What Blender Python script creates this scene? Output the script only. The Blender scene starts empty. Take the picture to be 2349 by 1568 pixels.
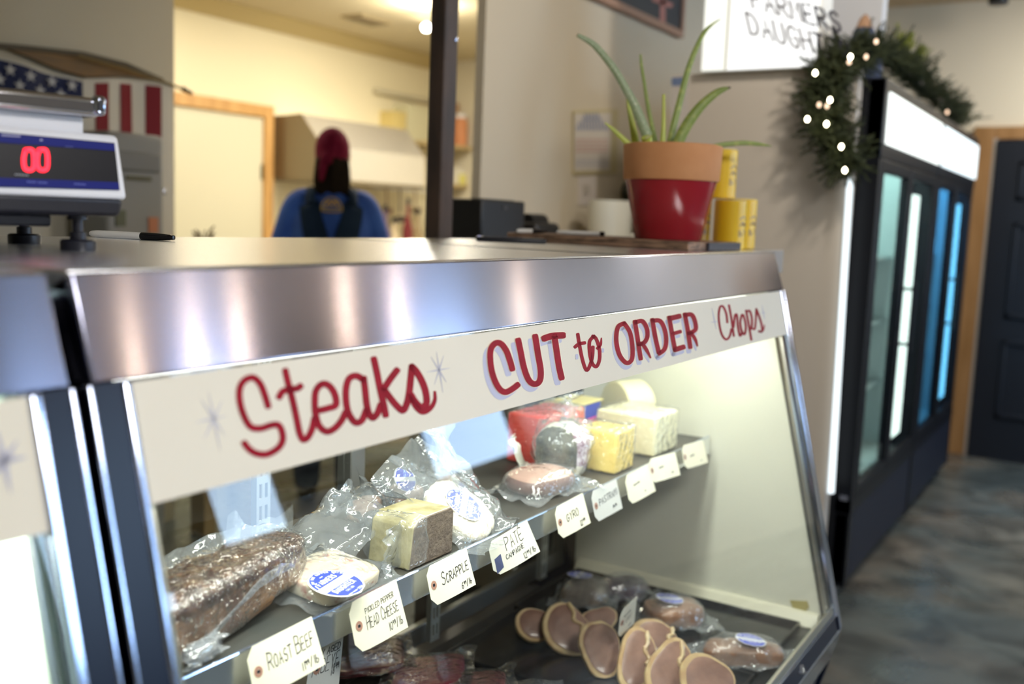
import bpy, bmesh, math, random
from math import sin, cos, pi, radians
from mathutils import Vector, Matrix, noise
random.seed(7)
SC = bpy.context.scene
COL = SC.collection
V = Vector
# ---------------------------------------------------------------- camera
EYE = 1.43
CX, CY, FPX = 1174.5, 784.0, 2284.0
yaw, pitch, roll = 0.550284797, 0.124283997, 0.0390130396
CW = V((cos(yaw)*cos(pitch), sin(yaw)*cos(pitch), -sin(pitch)))
_r = CW.cross(V((0, 0, 1))).normalized(); _u = _r.cross(CW)
CR = _r*cos(roll) + _u*sin(roll); CU = _u*cos(roll) - _r*sin(roll)
cam = bpy.data.cameras.new('camera'); camo = bpy.data.objects.new('camera', cam); COL.objects.link(camo)
m3 = Matrix((CR, CU, -CW)).transposed()
camo.matrix_world = Matrix.Translation((0, 0, EYE)) @ m3.to_4x4()
cam.sensor_width = 36; cam.lens = FPX/2349*36; cam.clip_start = .02
cam.dof.use_dof = True; cam.dof.focus_distance = 1.66; cam.dof.aperture_fstop = 2.05; cam.dof.aperture_blades = 7
SC.camera = camo
SC.view_settings.view_transform = 'Standard'; SC.view_settings.look = 'None'
SC.view_settings.gamma = 1; SC.view_settings.use_curve_mapping = False
SC.view_settings.exposure = 0.30
w = bpy.data.worlds.new('world'); SC.world = w; w.use_nodes = True
w.node_tree.nodes['Background'].inputs[0].default_value = (.75, .85, 1, 1)
w.node_tree.nodes['Background'].inputs[1].default_value = .25
def lamp(name, kind, loc, energy, col, size=.3, sy=None, tgt=None, spot=None):
    l = bpy.data.lights.new(name, kind); l.energy = energy; l.color = col
    if kind == 'AREA':
        l.size = size
        if sy: l.shape = 'RECTANGLE'; l.size_y = sy
    else: l.shadow_soft_size = size
    if spot: l.spot_size = spot; l.spot_blend = .6
    o = bpy.data.objects.new(name, l); COL.objects.link(o); o.location = loc
    if tgt is not None: o.rotation_euler = (V(tgt)-V(loc)).to_track_quat('-Z', 'Y').to_euler()
    return o
lamp('kitchen_fill_light', 'AREA', (5.2, 3.4, 2.69), 56, (1, .91, .72), .9, tgt=(5.2, 3.4, 0))  # unseen area light added in place of kitchen ceiling fixtures
lamp('kitchen_fill_light', 'AREA', (3.7, 4.3, 2.69), 12, (1, .91, .72), .6, tgt=(3.7, 4.3, 0))  # second added kitchen light, also without a fixture
lamp('ceiling_bulb_light', 'POINT', (5.112, 3.849, 2.58), 16, (1, .93, .78), .03)
lamp('shop_fill_light', 'AREA', (.6, -1.1, 2.86), 78, (1, .96, .91), 1.0, tgt=(.9, -.6, 0))  # room fill added out of view on the customer side, no fixture
BULBS = ((3.21, -2.4), (3.54, -2.33), (3.64, -2.07), (4.15, -1.75), (4.80, -1.92), (6.5, -2.1))
for bxy in BULBS: lamp('bulb_light', 'POINT', (*bxy, 2.66), 4.2, (1, .76, .54), .03)
lamp('shop_fill_light', 'AREA', (5.9, -.1, 2.86), 42, (1, .92, .80), .7, tgt=(6.3, .0, 0))  # fill added out of view to brighten the end wall
lamp('shop_fill_light', 'SPOT', (2.7, .2, 2.8), 60, (1, .90, .78), .08, tgt=(4.2, 2.2, 1.35), spot=1.6)  # out-of-view spot aimed at the partition wall, no fixture
lamp('case_tube_light', 'AREA', (1.57, .875, 1.245), 10.5, (.97, 1, .90), 1.9, .05, tgt=(1.57, 1.04, .3))
lamp('case_tube_light', 'AREA', (-.5, .875, 1.245), 42, (.86, 1, .92), 1.9, .05, tgt=(-.5, 1.1, .3))
for fx in (4.47, 5.78):
    lamp('cooler_light', 'AREA', (fx, .98, 1.90), 14, (.75, 1, .97) if fx < 5 else (.4, .75, 1), 1.1, .12, tgt=(fx, 1.25, .5))
# ---------------------------------------------------------------- pixel -> plane helpers (pixels of the 2349x1568 photograph)
def ray(px, py): return CW + CR*((px-CX)/FPX) - CU*((py-CY)/FPX)
def at(px, py, ax, val):
    d = ray(px, py); o = val - (EYE if ax == 2 else 0); d = d*(o/d[ax]); return V((d.x, d.y, d.z+EYE))
def atd(px, py, depth):
    d = ray(px, py)*depth; return V((d.x, d.y, d.z+EYE))
def hit(px, py, P0, n):
    d = ray(px, py); t = (V(P0)-V((0, 0, EYE))).dot(n)/d.dot(n); d = d*t; return V((d.x, d.y, d.z+EYE))
# ---------------------------------------------------------------- materials
MATS = {}
def pm(name, col, rough=.5, metal=0, col2=None, scale=8, bump=0, bscale=40, spec=.5, coat=0, emit=None, es=0,
       aniso=0, stretch=None, trans=0, sss=0, detail=4, lo=.35, hi=.65, alpha=1):
    if name in MATS: return MATS[name]
    m = bpy.data.materials.new(name); m.use_nodes = True; nt = m.node_tree; b = nt.nodes['Principled BSDF']
    I = b.inputs
    I['Base Color'].default_value = (*col, 1); I['Roughness'].default_value = rough; I['Metallic'].default_value = metal
    I['Specular IOR Level'].default_value = spec; I['Coat Weight'].default_value = coat; I['Coat Roughness'].default_value = .06
    I['Transmission Weight'].default_value = trans; I['Alpha'].default_value = alpha
    if sss: I['Subsurface Weight'].default_value = sss; I['Subsurface Scale'].default_value = .01
    if emit: I['Emission Color'].default_value = (*emit, 1); I['Emission Strength'].default_value = es
    tc = nt.nodes.new('ShaderNodeTexCoord'); vec = tc.outputs['Object']
    if stretch:
        mp = nt.nodes.new('ShaderNodeMapping'); mp.inputs['Scale'].default_value = stretch
        nt.links.new(vec, mp.inputs[0]); vec = mp.outputs[0]
    if col2:
        n = nt.nodes.new('ShaderNodeTexNoise'); n.inputs['Scale'].default_value = scale; n.inputs['Detail'].default_value = detail
        r = nt.nodes.new('ShaderNodeValToRGB'); r.color_ramp.elements[0].position = lo; r.color_ramp.elements[1].position = hi
        r.color_ramp.elements[0].color = (*col, 1); r.color_ramp.elements[1].color = (*col2, 1)
        nt.links.new(vec, n.inputs['Vector']); nt.links.new(n.outputs[0], r.inputs[0]); nt.links.new(r.outputs[0], I['Base Color'])
    if bump:
        n = nt.nodes.new('ShaderNodeTexNoise'); n.inputs['Scale'].default_value = bscale; n.inputs['Detail'].default_value = 4
        bp = nt.nodes.new('ShaderNodeBump'); bp.inputs['Strength'].default_value = bump; bp.inputs['Distance'].default_value = .01
        nt.links.new(vec, n.inputs['Vector']); nt.links.new(n.outputs[0], bp.inputs['Height']); nt.links.new(bp.outputs[0], I['Normal'])
    if aniso:
        I['Anisotropic'].default_value = aniso
        tg = nt.nodes.new('ShaderNodeTangent'); tg.direction_type = 'RADIAL'; tg.axis = 'X'
        nt.links.new(tg.outputs[0], I['Tangent'])
    MATS[name] = m; return m
def film(name, tint=(1, 1, 1), gloss=.0, rough=.05, ior=1.5, haze=0, hcol=(.9, .95, 1), bump=0, bs=30):
    """clear sheet: see-through with Fresnel reflection and a little milky haze"""
    if name in MATS: return MATS[name]
    m = bpy.data.materials.new(name); m.use_nodes = True; nt = m.node_tree; nt.nodes.clear()
    out = nt.nodes.new('ShaderNodeOutputMaterial'); tr = nt.nodes.new('ShaderNodeBsdfTransparent'); tr.inputs[0].default_value = (*tint, 1)
    gl = nt.nodes.new('ShaderNodeBsdfGlossy'); gl.inputs['Roughness'].default_value = rough
    df = nt.nodes.new('ShaderNodeBsdfDiffuse'); df.inputs[0].default_value = (*hcol, 1)
    fr = nt.nodes.new('ShaderNodeFresnel'); fr.inputs[0].default_value = ior
    ad = nt.nodes.new('ShaderNodeMath'); ad.operation = 'ADD'; ad.use_clamp = True; ad.inputs[1].default_value = gloss
    m1 = nt.nodes.new('ShaderNodeMixShader'); m2 = nt.nodes.new('ShaderNodeMixShader'); m1.inputs[0].default_value = haze
    ge = nt.nodes.new('ShaderNodeNewGeometry'); fb = nt.nodes.new('ShaderNodeMath'); fb.operation = 'SUBTRACT'; fb.inputs[0].default_value = 1
    nt.links.new(ge.outputs['Backfacing'], fb.inputs[1]); fm = nt.nodes.new('ShaderNodeMath'); fm.operation = 'MULTIPLY'; fm.use_clamp = True
    f2 = nt.nodes.new('ShaderNodeMath'); f2.operation = 'MULTIPLY'; f2.inputs[1].default_value = 1.25; nt.links.new(fr.outputs[0], f2.inputs[0])
    nt.links.new(ad.outputs[0], fm.inputs[0]); nt.links.new(fb.outputs[0], fm.inputs[1])
    nt.links.new(f2.outputs[0], ad.inputs[0]); nt.links.new(tr.outputs[0], m1.inputs[1]); nt.links.new(df.outputs[0], m1.inputs[2])
    nt.links.new(fm.outputs[0], m2.inputs[0]); nt.links.new(m1.outputs[0], m2.inputs[1]); nt.links.new(gl.outputs[0], m2.inputs[2])
    nt.links.new(m2.outputs[0], out.inputs[0])
    if bump:
        tc = nt.nodes.new('ShaderNodeTexCoord'); n = nt.nodes.new('ShaderNodeTexNoise'); n.inputs['Scale'].default_value = bs
        bp = nt.nodes.new('ShaderNodeBump'); bp.inputs['Strength'].default_value = bump; bp.inputs['Distance'].default_value = .02
        nt.links.new(tc.outputs['Object'], n.inputs['Vector']); nt.links.new(n.outputs[0], bp.inputs['Height'])
        for q in (gl, fr): nt.links.new(bp.outputs[0], q.inputs['Normal'])
    MATS[name] = m; return m
# ---------------------------------------------------------------- object helpers
def link(name, bm, mat, parent=None, smooth=True, bevel=0, seg=2, sub=0):
    bmesh.ops.recalc_face_normals(bm, faces=bm.faces)
    me = bpy.data.meshes.new(name); bm.to_mesh(me); bm.free()
    if smooth:
        for p in me.polygons: p.use_smooth = True
        try: me.set_sharp_from_angle(angle=radians(38))
        except Exception: pass
    o = bpy.data.objects.new(name, me); COL.objects.link(o)
    for mm in (mat if isinstance(mat, (list, tuple)) else [mat]): me.materials.append(mm)
    if parent is not None:
        o.parent = parent; o.matrix_parent_inverse = Matrix.Identity(4)
        if parent.location.length or any(parent.rotation_euler):
            o.matrix_parent_inverse = wm(parent).inverted()
    if bevel:
        b = o.modifiers.new('bevel', 'BEVEL'); b.width = bevel; b.segments = seg; b.limit_method = 'ANGLE'; b.angle_limit = radians(40)
    if sub:
        s = o.modifiers.new('sub', 'SUBSURF'); s.levels = sub; s.render_levels = sub
    return o
def wm(o):
    m = Matrix.LocRotScale(o.location, o.rotation_euler, o.scale)
    return (wm(o.parent) @ o.matrix_parent_inverse @ m) if o.parent else m
def tag(o, label, cat, group=None):
    o['label'] = label; o['category'] = cat
    if group: o['group'] = group
    return o
def thing(name, label, cat, loc=(0, 0, 0), rz=0, group=None):
    o = bpy.data.objects.new(name, None); o.empty_display_size = .05; COL.objects.link(o)
    o.location = loc; o.rotation_euler = (0, 0, rz); return tag(o, label, cat, group)
def struct(name, bm, mat, **k):
    o = link(name, bm, mat, **k); o['kind'] = 'structure'; return o
def dup(root, label, loc=None, rz=None, group=None):
    r = root.copy(); COL.objects.link(r); r['label'] = label
    if group: r['group'] = group
    if loc is not None: r.location = loc
    if rz is not None: r.rotation_euler = (0, 0, rz)
    for ch in [q for q in SC.objects if q.parent == root]:
        c = ch.copy(); COL.objects.link(c); c.parent = r
        for g in [q for q in SC.objects if q.parent == ch]:
            d = g.copy(); COL.objects.link(d); d.parent = c
    return r
def B(): return bmesh.new()
def box(bm, a, b, M=None):
    x0, y0, z0 = a; x1, y1, z1 = b
    vs = [bm.verts.new(p) for p in ((x0,y0,z0),(x1,y0,z0),(x1,y1,z0),(x0,y1,z0),(x0,y0,z1),(x1,y0,z1),(x1,y1,z1),(x0,y1,z1))]
    for f in ((0,3,2,1),(4,5,6,7),(0,1,5,4),(1,2,6,5),(2,3,7,6),(3,0,4,7)): bm.faces.new([vs[i] for i in f])
    if M is not None: bmesh.ops.transform(bm, matrix=M, verts=vs)
    return bm
def bx(a, b, M=None): return box(B(), a, b, M)
def prism(bm, pts, ext):
    """closed polygon of 3D points, thickened by the vector ext"""
    e = V(ext); a = [bm.verts.new(p) for p in pts]; b = [bm.verts.new(V(p)+e) for p in pts]; n = len(a)
    bm.faces.new(a); bm.faces.new(b[::-1])
    for i in range(n): bm.faces.new((a[i], b[i], b[(i+1) % n], a[(i+1) % n]))
    return bm
def lathe(bm, prof, c=(0, 0, 0), n=40, M=None):
    rings = []
    for r, z in prof:
        if r < 1e-5: rings.append([bm.verts.new((c[0], c[1], c[2]+z))])
        else: rings.append([bm.verts.new((c[0]+r*cos(2*pi*i/n), c[1]+r*sin(2*pi*i/n), c[2]+z)) for i in range(n)])
    for a, b in zip(rings, rings[1:]):
        for i in range(n):
            j = (i+1) % n
            if len(a) == 1 and len(b) == 1: continue
            if len(a) == 1: bm.faces.new((a[0], b[i], b[j]))
            elif len(b) == 1: bm.faces.new((a[i], a[j], b[0]))
            else: bm.faces.new((a[i], a[j], b[j], b[i]))
    if M is not None: bmesh.ops.transform(bm, matrix=M, verts=[v for r in rings for v in r])
    return bm
def tube(bm, pts, rad, n=10, flat=None, closed=False):
    """swept tube; rad number or list; flat = (vector, factor) squashes the section along a direction"""
    pts = [V(p) for p in pts]; N = len(pts); rad = rad if isinstance(rad, (list, tuple)) else [rad]*N
    rings = []; up = V((0, 0, 1))
    for i, p in enumerate(pts):
        if closed: t = (pts[(i+1) % N]-pts[i-1])
        else: t = (pts[min(i+1, N-1)]-pts[max(i-1, 0)])
        t.normalize()
        if abs(t.dot(up)) > .97: up = V((1, 0, 0)) if abs(t.x) < .9 else V((0, 1, 0))
        s = t.cross(up).normalized(); q = s.cross(t)
        up = q
        ring = []
        for k in range(n):
            a = 2*pi*k/n; o = s*cos(a)*rad[i] + q*sin(a)*rad[i]
            if flat: f = V(flat[0]).normalized(); o = o - f*(o.dot(f)*(1-flat[1]))
            ring.append(bm.verts.new(p+o))
        rings.append(ring)
    R = rings + ([rings[0]] if closed else [])
    for a, b in zip(R, R[1:]):
        for k in range(n): bm.faces.new((a[k], a[(k+1) % n], b[(k+1) % n], b[k]))
    if not closed: bm.faces.new(rings[0][::-1]); bm.faces.new(rings[-1])
    return bm
def cr(pts, n=6):
    """Catmull-Rom through points of any dimension"""
    P = [tuple(p) for p in pts]; P = [P[0]]+P+[P[-1]]; out = []
    for i in range(1, len(P)-2):
        for k in range(n):
            t = k/n; out.append(tuple(.5*(2*b+(c-a)*t+(2*a-5*b+4*c-d)*t*t+(3*b-a-3*c+d)*t**3) for a, b, c, d in zip(P[i-1], P[i], P[i+1], P[i+2])))
    out.append(P[-2]); return out
def ribbon2d(pts, wid, n=6, taper=0, smooth=True):
    """outline polygon quads (list of left/right pairs) of a stroke in 2D, rounded ends"""
    c = cr(pts, n) if smooth and len(pts) > 2 else [tuple(p) for p in pts]
    if len(c) == 2: c = [tuple(a+(b-a)*k/4 for a, b in zip(c[0], c[1])) for k in range(5)]
    N = len(c); L = []
    def wd(i):
        f = 1.0; t = i/(N-1)
        if taper: f = 1-taper*abs(2*t-1)**2
        if isinstance(wid, (list, tuple)):
            q = t*(len(wid)-1); k = min(int(q), len(wid)-2); return (wid[k]+(wid[k+1]-wid[k])*(q-k))*f/2
        return wid*f/2
    for i in range(N):
        a = c[max(i-1, 0)]; b = c[min(i+1, N-1)]; dx, dy = b[0]-a[0], b[1]-a[1]; l = math.hypot(dx, dy) or 1
        nx, ny = -dy/l, dx/l; h = wd(i); L.append(((c[i][0]+nx*h, c[i][1]+ny*h), (c[i][0]-nx*h, c[i][1]-ny*h)))
        if i in (0, N-1):
            s = -1 if i == 0 else 1; cap = []
            for q in (.45, .8): 
                hh = h*math.sqrt(1-q*q); cx2, cy2 = c[i][0]+s*dx/l*h*q, c[i][1]+s*dy/l*h*q
                cap.append(((cx2+nx*hh, cy2+ny*hh), (cx2-nx*hh, cy2-ny*hh)))
            if i == 0: L = cap[::-1]+L
            else: L += cap
    return L
def paint(bm, strips, f, ext):
    """lay 2D stroke strips onto a surface by f(u,v)->point, thickness vector ext"""
    e = V(ext)
    for L in strips:
        A = [bm.verts.new(f(*p[0])) for p in L]; C = [bm.verts.new(f(*p[1])) for p in L]
        A2 = [bm.verts.new(v.co+e) for v in A]; C2 = [bm.verts.new(v.co+e) for v in C]; n = len(L)
        for i in range(n-1):
            bm.faces.new((A2[i], A2[i+1], C2[i+1], C2[i])); bm.faces.new((A[i], C[i], C[i+1], A[i+1]))
            bm.faces.new((A[i], A[i+1], A2[i+1], A2[i])); bm.faces.new((C[i], C2[i], C2[i+1], C[i+1]))
        bm.faces.new((A[0], A2[0], C2[0], C[0])); bm.faces.new((A[-1], C[-1], C2[-1], A2[-1]))
    return bm
GLY = {  # pen strokes on a 4 x 6 grid, y up
'A': ['0,0 2,6 4,0', '0.8,2.2 3.2,2.2'], 'B': ['0,0 0,6', '0,6 3,5.4 3,3.6 0,3.1', '0,3.1 3.7,2.8 3.6,.5 0,0'],
'C': ['3.6,5 2.4,6 .8,5.2 0,3 .8,.7 2.4,0 3.8,1'], 'D': ['0,0 0,6', '0,6 2.6,5.6 4,3.2 2.8,.6 0,0'],
'E': ['3.6,6 0,6 0,0 3.8,0', '0,3 3,3.1'], 'F': ['3.6,6 0,6 0,0', '0,3 3,3.1'], 'G': ['3.7,5 2.2,6 .4,4.8 0,2.6 1,.4 3,.1 3.8,1.6 3.8,2.7 2.2,2.7'],
'H': ['0,0 0,6', '4,0 4,6', '0,3 4,3.2'], 'I': ['1,0 1,6'], 'J': ['3,6 3,1 1.6,0 .3,1'], 'K': ['0,0 0,6', '3.6,6 0,2.8 3.8,0'],
'L': ['0,6 0,0 3.5,0'], 'M': ['0,0 .3,6 2,2.4 3.7,6 4,0'], 'N': ['0,0 0,6 4,0 4,6'], 'O': ['2,6 .3,4.8 0,2.4 1.2,.1 3,.2 4,2.8 3.4,5.2 2,6'],
'P': ['0,0 0,6', '0,6 3.4,5.6 3.5,3.4 0,2.7'], 'R': ['0,0 0,6', '0,6 3.3,5.6 3.4,3.5 0,2.9', '1.4,3 4,0'],
'S': ['3.6,5.2 2,6 .4,4.9 1,3.4 3.2,2.6 3.6,1 2,0 .1,.8'], 'T': ['0,6 4,6', '2,6 2,0'], 'U': ['0,6 0,1.4 1.6,0 3.6,1 3.8,6'],
'Y': ['0,6 2,3 4,6', '2,3 2,0'], 'X': ['0,0 4,6', '0,6 4,0'], 'V': ['0,6 2,0 4,6'], 'W': ['0,6 1,0 2,4 3,0 4,6'],
'0': ['2,6 .3,4.8 .2,1.4 2,0 3.6,1.4 3.7,4.6 2,6'], '1': ['1.4,0 1.4,6'], '2': ['.2,4.8 1.6,6 3.4,4.8 2.6,2.6 0,0 3.8,0'], '3': ['.3,5.2 2,6 3.3,4.6 1.6,3.2 3.6,1.8 2,0 .1,.8'],
'4': ['2.6,0 2.6,6 0,2 3.8,2'], '5': ['3.4,6 .4,6 .2,3.6 2.6,3.6 3.4,1.6 1.8,0 0,.6'], '6': ['3,6 .6,3.6 .2,1.2 1.8,0 3.4,1.2 2.8,2.8 .6,2.4'],
'8': ['2,6 .6,4.8 3.4,1.6 2,0 .4,1.4 3.2,4.8 2,6'], '9': ['3.4,4.6 2,6 .4,4.8 1,3.2 3.2,3.6 3.4,4.8 3,0'], '/': ['0,-.5 3,6.5'], '-': ['.4,3 3.4,3'], 'b': ['0,6 0,0 2.6,.2 2.8,2.4 0,2.8'], 'l': ['1,6 1,0'],
"'": ['2,6.3 1.4,4.8'], '~': ['0,1 1,4 2,1.5 3,3.6 4,1.2'], 'É': ['3.6,6 0,6 0,0 3.8,0', '0,3 3,3.1', '1.4,7.2 3.6,9.2'], '!': ['1,1.6 1,6', '1,0 1,.5'], '&': ['3.8,0 .8,5 2.2,6 2.8,4.8 .2,1.6 1.6,0 3.8,2.2']}
def write(txt, x, y, h, pen, slant=.12, gap=1.5, rise=0, wob=.15, wx=1.0, first=1.0):
    """handwritten capitals -> strips; x,y lower left, y up"""
    out = []; s = h/6; cx_ = x; rnd = random.Random(sum(map(ord, txt)))
    start = True; up = 0; s0 = s; y0_ = y
    for ch in txt:
        if ch == '^': up = 1-up; s = s0*(.55 if up else 1); y = y0_+(h*.45 if up else 0); continue
        if ch == ' ': cx_ += 3.4*s*wx; start = True; continue
        k = first if start else 1.0; start = False
        for st in GLY.get(ch, []):
            P = []
            for q in st.split():
                a, b = map(float, q.split(',')); a += rnd.uniform(-wob, wob); b += rnd.uniform(-wob, wob)
                P.append((cx_+(a*wx*k+b*k*slant)*s, y+b*k*s+rise*(cx_-x)))
            out.append(ribbon2d(P, pen, n=3, smooth=len(P) > 3 and ch not in 'AEFHIKLMNTVWXYZ1'))
        cx_ += (4*wx*k+gap)*s*(.55 if ch in "I1l'" else 1)
    return out, cx_-x
# ---------------------------------------------------------------- shared materials
STEEL = pm('brushed_steel', (.36, .37, .49), .165, 1, (.41, .42, .54), 3, aniso=1.0)
TOPST = pm('worktop_steel', (.90, .93, .98), .27, 1, bump=.012, bscale=20, stretch=(1, 14, 1))
CHROME = pm('polished_trim', (.60, .67, .86), .14, 1)
GREYTRIM = pm('grey_aluminium_trim', (.62, .62, .56), .28, 1)
BLACK = pm('black_enamel', (.005, .009, .026), .30, 0, spec=.35)
GASKET = pm('dark_gasket', (.045, .045, .040), .6)
CREAM = pm('cream_sign_paint', (.80, .76, .65), .40, 0, (.83, .79, .68), 3, spec=.15)
LINER = pm('cream_liner', (.76, .76, .66), .38, 0, (.70, .70, .60), 2.2, bump=.04, bscale=6)
GLASS = film('clear_glass', (.97, .985, .975), rough=.0)
FILM = film('vacuum_film', (.97, .98, .99), gloss=.02, rough=.10, haze=.07, bump=.5, bs=35)
FILM2 = film('vacuum_film_tight', (.98, .98, .98), gloss=.03, rough=.12, haze=.02, bump=.9, bs=70)
REDP = pm('red_sign_paint', (.27, .001, .010), .45, 0, (.35, .004, .018), 60, spec=.12)
LAV = pm('lavender_sign_paint', (.50, .50, .66), .4)
CREAMLINE = pm('cream_outline_paint', (.93, .84, .66), .4)
INK = pm('black_ink', (.012, .012, .02), .6)
PAPER = pm('cream_tag_card', (.86, .82, .66), .65, 0, (.83, .79, .63), 12)
GREYCARD = pm('grey_tag_card', (.62, .62, .60), .65)
WHITE = pm('white_paper', (.88, .88, .88), .6)
BLUE = pm('label_blue', (.03, .06, .55), .4)
WOOD = pm('pale_oak_trim', (.50, .27, .085), .5, 0, (.62, .36, .13), 3, stretch=(6, 6, 1))
def emis(name, col, s): return pm(name, (.03, .03, .03), .5, emit=col, es=s)
# ================================================================ THE ROOM
WALLM = pm('cream_wall_paint', (.62, .55, .42), .75, bump=.03, bscale=60)
KWALL = pm('kitchen_wall_paint', (.80, .735, .54), .7, bump=.03, bscale=60)
WINGM = pm('wing_wall_paint', (.60, .545, .475), .6, bump=.03, bscale=50)
GREYW = pm('greige_wall_paint', (.50, .455, .345), .8, bump=.03, bscale=60)
ENDW = pm('end_wall_paint', (.66, .61, .49), .75, bump=.03, bscale=60)
def floor_mat():
    m = pm('stained_concrete', (.10, .095, .085), .26); nt = m.node_tree; b = nt.nodes['Principled BSDF']
    tc = nt.nodes.new('ShaderNodeTexCoord')
    def nz(s, d, off):
        mp = nt.nodes.new('ShaderNodeMapping'); mp.inputs['Location'].default_value = (off, off, 0)
        n = nt.nodes.new('ShaderNodeTexNoise'); n.inputs['Scale'].default_value = s; n.inputs['Detail'].default_value = d; n.inputs['Distortion'].default_value = .7
        nt.links.new(tc.outputs['Object'], mp.inputs[0]); nt.links.new(mp.outputs[0], n.inputs['Vector']); return n
    def ramp(n, st):
        r = nt.nodes.new('ShaderNodeValToRGB'); nt.links.new(n.outputs[0], r.inputs[0])
        while len(r.color_ramp.elements) < len(st): r.color_ramp.elements.new(.5)
        for e, (p, c) in zip(r.color_ramp.elements, st): e.position = p; e.color = (*c, 1)
        return r
    a = ramp(nz(1.1, 8, 3.1), [(.36, (.050, .064, .068)), (.46, (.085, .100, .100)), (.55, (.105, .100, .088)), (.66, (.19, .175, .15))])
    c = ramp(nz(4.5, 8, 8.4), [(.30, (.45, .45, .45)), (.62, (1.25, 1.22, 1.18))])
    mx = nt.nodes.new('ShaderNodeMix'); mx.data_type = 'RGBA'; mx.blend_type = 'MULTIPLY'; mx.inputs[0].default_value = 1
    nt.links.new(a.outputs[0], mx.inputs[6]); nt.links.new(c.outputs[0], mx.inputs[7]); nt.links.new(mx.outputs[2], b.inputs['Base Color'])
    r2 = ramp(nz(3, 5, 1.2), [(.35, (.22, .22, .22)), (.65, (.42, .42, .42))]); nt.links.new(r2.outputs[0], b.inputs['Roughness'])
    return m
struct('floor', bx((-3.2, -3.2, -.1), (7.3, 5.3, 0)), floor_mat())
CEILW = pm('wood_plank_ceiling', (.50, .36, .20), .6, 0, (.60, .44, .26), 3, stretch=(1, 9, 1))
struct('ceiling', bx((-3.2, -3.2, 2.9), (7.3, 2.27, 3.0)), CEILW)
struct('ceiling', bx((-3.2, 2.27, 2.72), (7.3, 5.3, 3.0)), pm('kitchen_ceiling_paint', (.58, .50, .33), .8))
struct('wall_back', bx((2.9, 5.1, 0), (7.3, 5.3, 2.72)), KWALL)
struct('wall_left', bx((-3.2, 3.6, 0), (2.98, 3.74, 2.72)), GREYW)
struct('wall_partition', bx((3.225, 2.15, 0), (7.07, 2.19, 2.9)), WALLM)
struct('wall_right', bx((7.07, -3.2, 0), (7.27, 5.3, 2.9)), ENDW)
struct('wall_west', bx((-3.2, -3.2, 0), (-3.05, 3.6, 2.9)), GREYW)
struct('wall_passage', bx((2.86, 3.74, 0), (2.98, 5.1, 2.72)), KWALL)
# front wall with daylight windows (behind the camera)
bm = B(); wins = [(3.74, 4.34, 1.24, 2.45), (5.75, 7.0, 1.22, 2.45), (3.26, 3.42, 1.05, 1.17), (2.70, 3.20, .95, 2.2)]
xs = [-3.2, 2.70, 3.20, 3.26, 3.42, 3.74, 4.34, 5.75, 7.0, 7.27]
for i, (a, b_) in enumerate(zip(xs, xs[1:])):
    if i in (1, 3, 5, 7):
        wn = wins[{1: 3, 3: 2, 5: 0, 7: 1}[i]]; box(bm, (a, -3.2, 0), (b_, -3.02, wn[2])); box(bm, (a, -3.2, wn[3]), (b_, -3.02, 2.9))
    else: box(bm, (a, -3.2, 0), (b_, -3.02, 2.9))
struct('wall_front', bm, pm('dark_front_wall', (.11, .095, .08), .8))
DAY = emis('daylight_sky', (.50, .72, 1.0), 12.0)
for i, (a, b_, c, d) in enumerate(wins):
    q_ = .012 if i == 2 else .05; bm = bx((a, -3.06, c), (b_, -3.03, c+q_)); box(bm, (a, -3.06, d-q_), (b_, -3.03, d)); box(bm, (a, -3.06, c), (a+q_, -3.03, d)); box(bm, (b_-q_, -3.06, c), (b_, -3.03, d))
    wdo = struct('window_%d' % (i+1), bm, BLACK)
    link('daylight_pane', bx((a, -3.15, c), (b_, -3.10, d)), DAY, wdo)
# end door with casing
def at7(px, py): return at(px, py, 0, 7.07)
bm = B(); box(bm, (7.00, -.55, 0), (7.03, .78, 2.03))
DOORM = pm('black_door_paint', (.009, .012, .019), .5, spec=.25)
dr = struct('door_1', bm, DOORM)
bm = B()
for (y0, y1) in ((.64, .12), (.0, -.42)):
    for (z0, z1) in ((.28, .78), (.92, 1.52), (1.66, 1.90)):
        for a, b_ in (((6.985, y1, z0), (7.0, y0, z0+.03)), ((6.985, y1, z1-.03), (7.0, y0, z1)), ((6.985, y1, z0), (7.0, y1+.03, z1)), ((6.985, y0-.03, z0), (7.0, y0, z1))): box(bm, a, b_)
link('panel_moulding', bm, DOORM, dr, bevel=.006)
bm = lathe(B(), [(0, 0), (.028, .0), (.03, .02), (.012, .03), (.012, .06), (.03, .075), (.03, .1), (0, .105)], M=Matrix.Translation((7.0, -.35, 1.0)) @ Matrix.Rotation(-pi/2, 4, 'Y'))
link('door_knob', bm, CHROME, dr)
bm = bx((7.02, .80, 0), (7.07, .92, 2.115)); box(bm, (7.02, -.75, 2.035), (7.07, .80, 2.115)); box(bm, (7.02, -.75, 0), (7.07, -.63, 2.035))
struct('trim_1', bm, pm('brown_oak_trim', (.26, .135, .045), .5, 0, (.33, .18, .07), 3, stretch=(6, 6, 1)), bevel=.004)
struct('trim_2', bx((7.015, .775, 0), (7.06, .802, 2.04)), pm('grey_door_jamb', (.42, .38, .34), .5))
# kitchen door and casing in the back wall
bm = bx((5.02-.08, 5.05, 0), (5.02, 5.1, 2.115)); box(bm, (3.9, 5.05, 2.035), (4.94, 5.1, 2.115)); box(bm, (3.82, 5.05, 0), (3.9, 5.1, 2.115))
struct('trim_3', bm, WOOD, bevel=.004)
dr = struct('door_2', bx((3.9, 5.075, 0), (4.94, 5.095, 2.035)), pm('cream_door_paint', (.66, .63, .49), .5))
link('door_hinge', bx((4.925, 5.06, 1.62), (4.945, 5.08, 1.72)), pm('dark_brass', (.14, .10, .04), .4, .8), dr)
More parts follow.
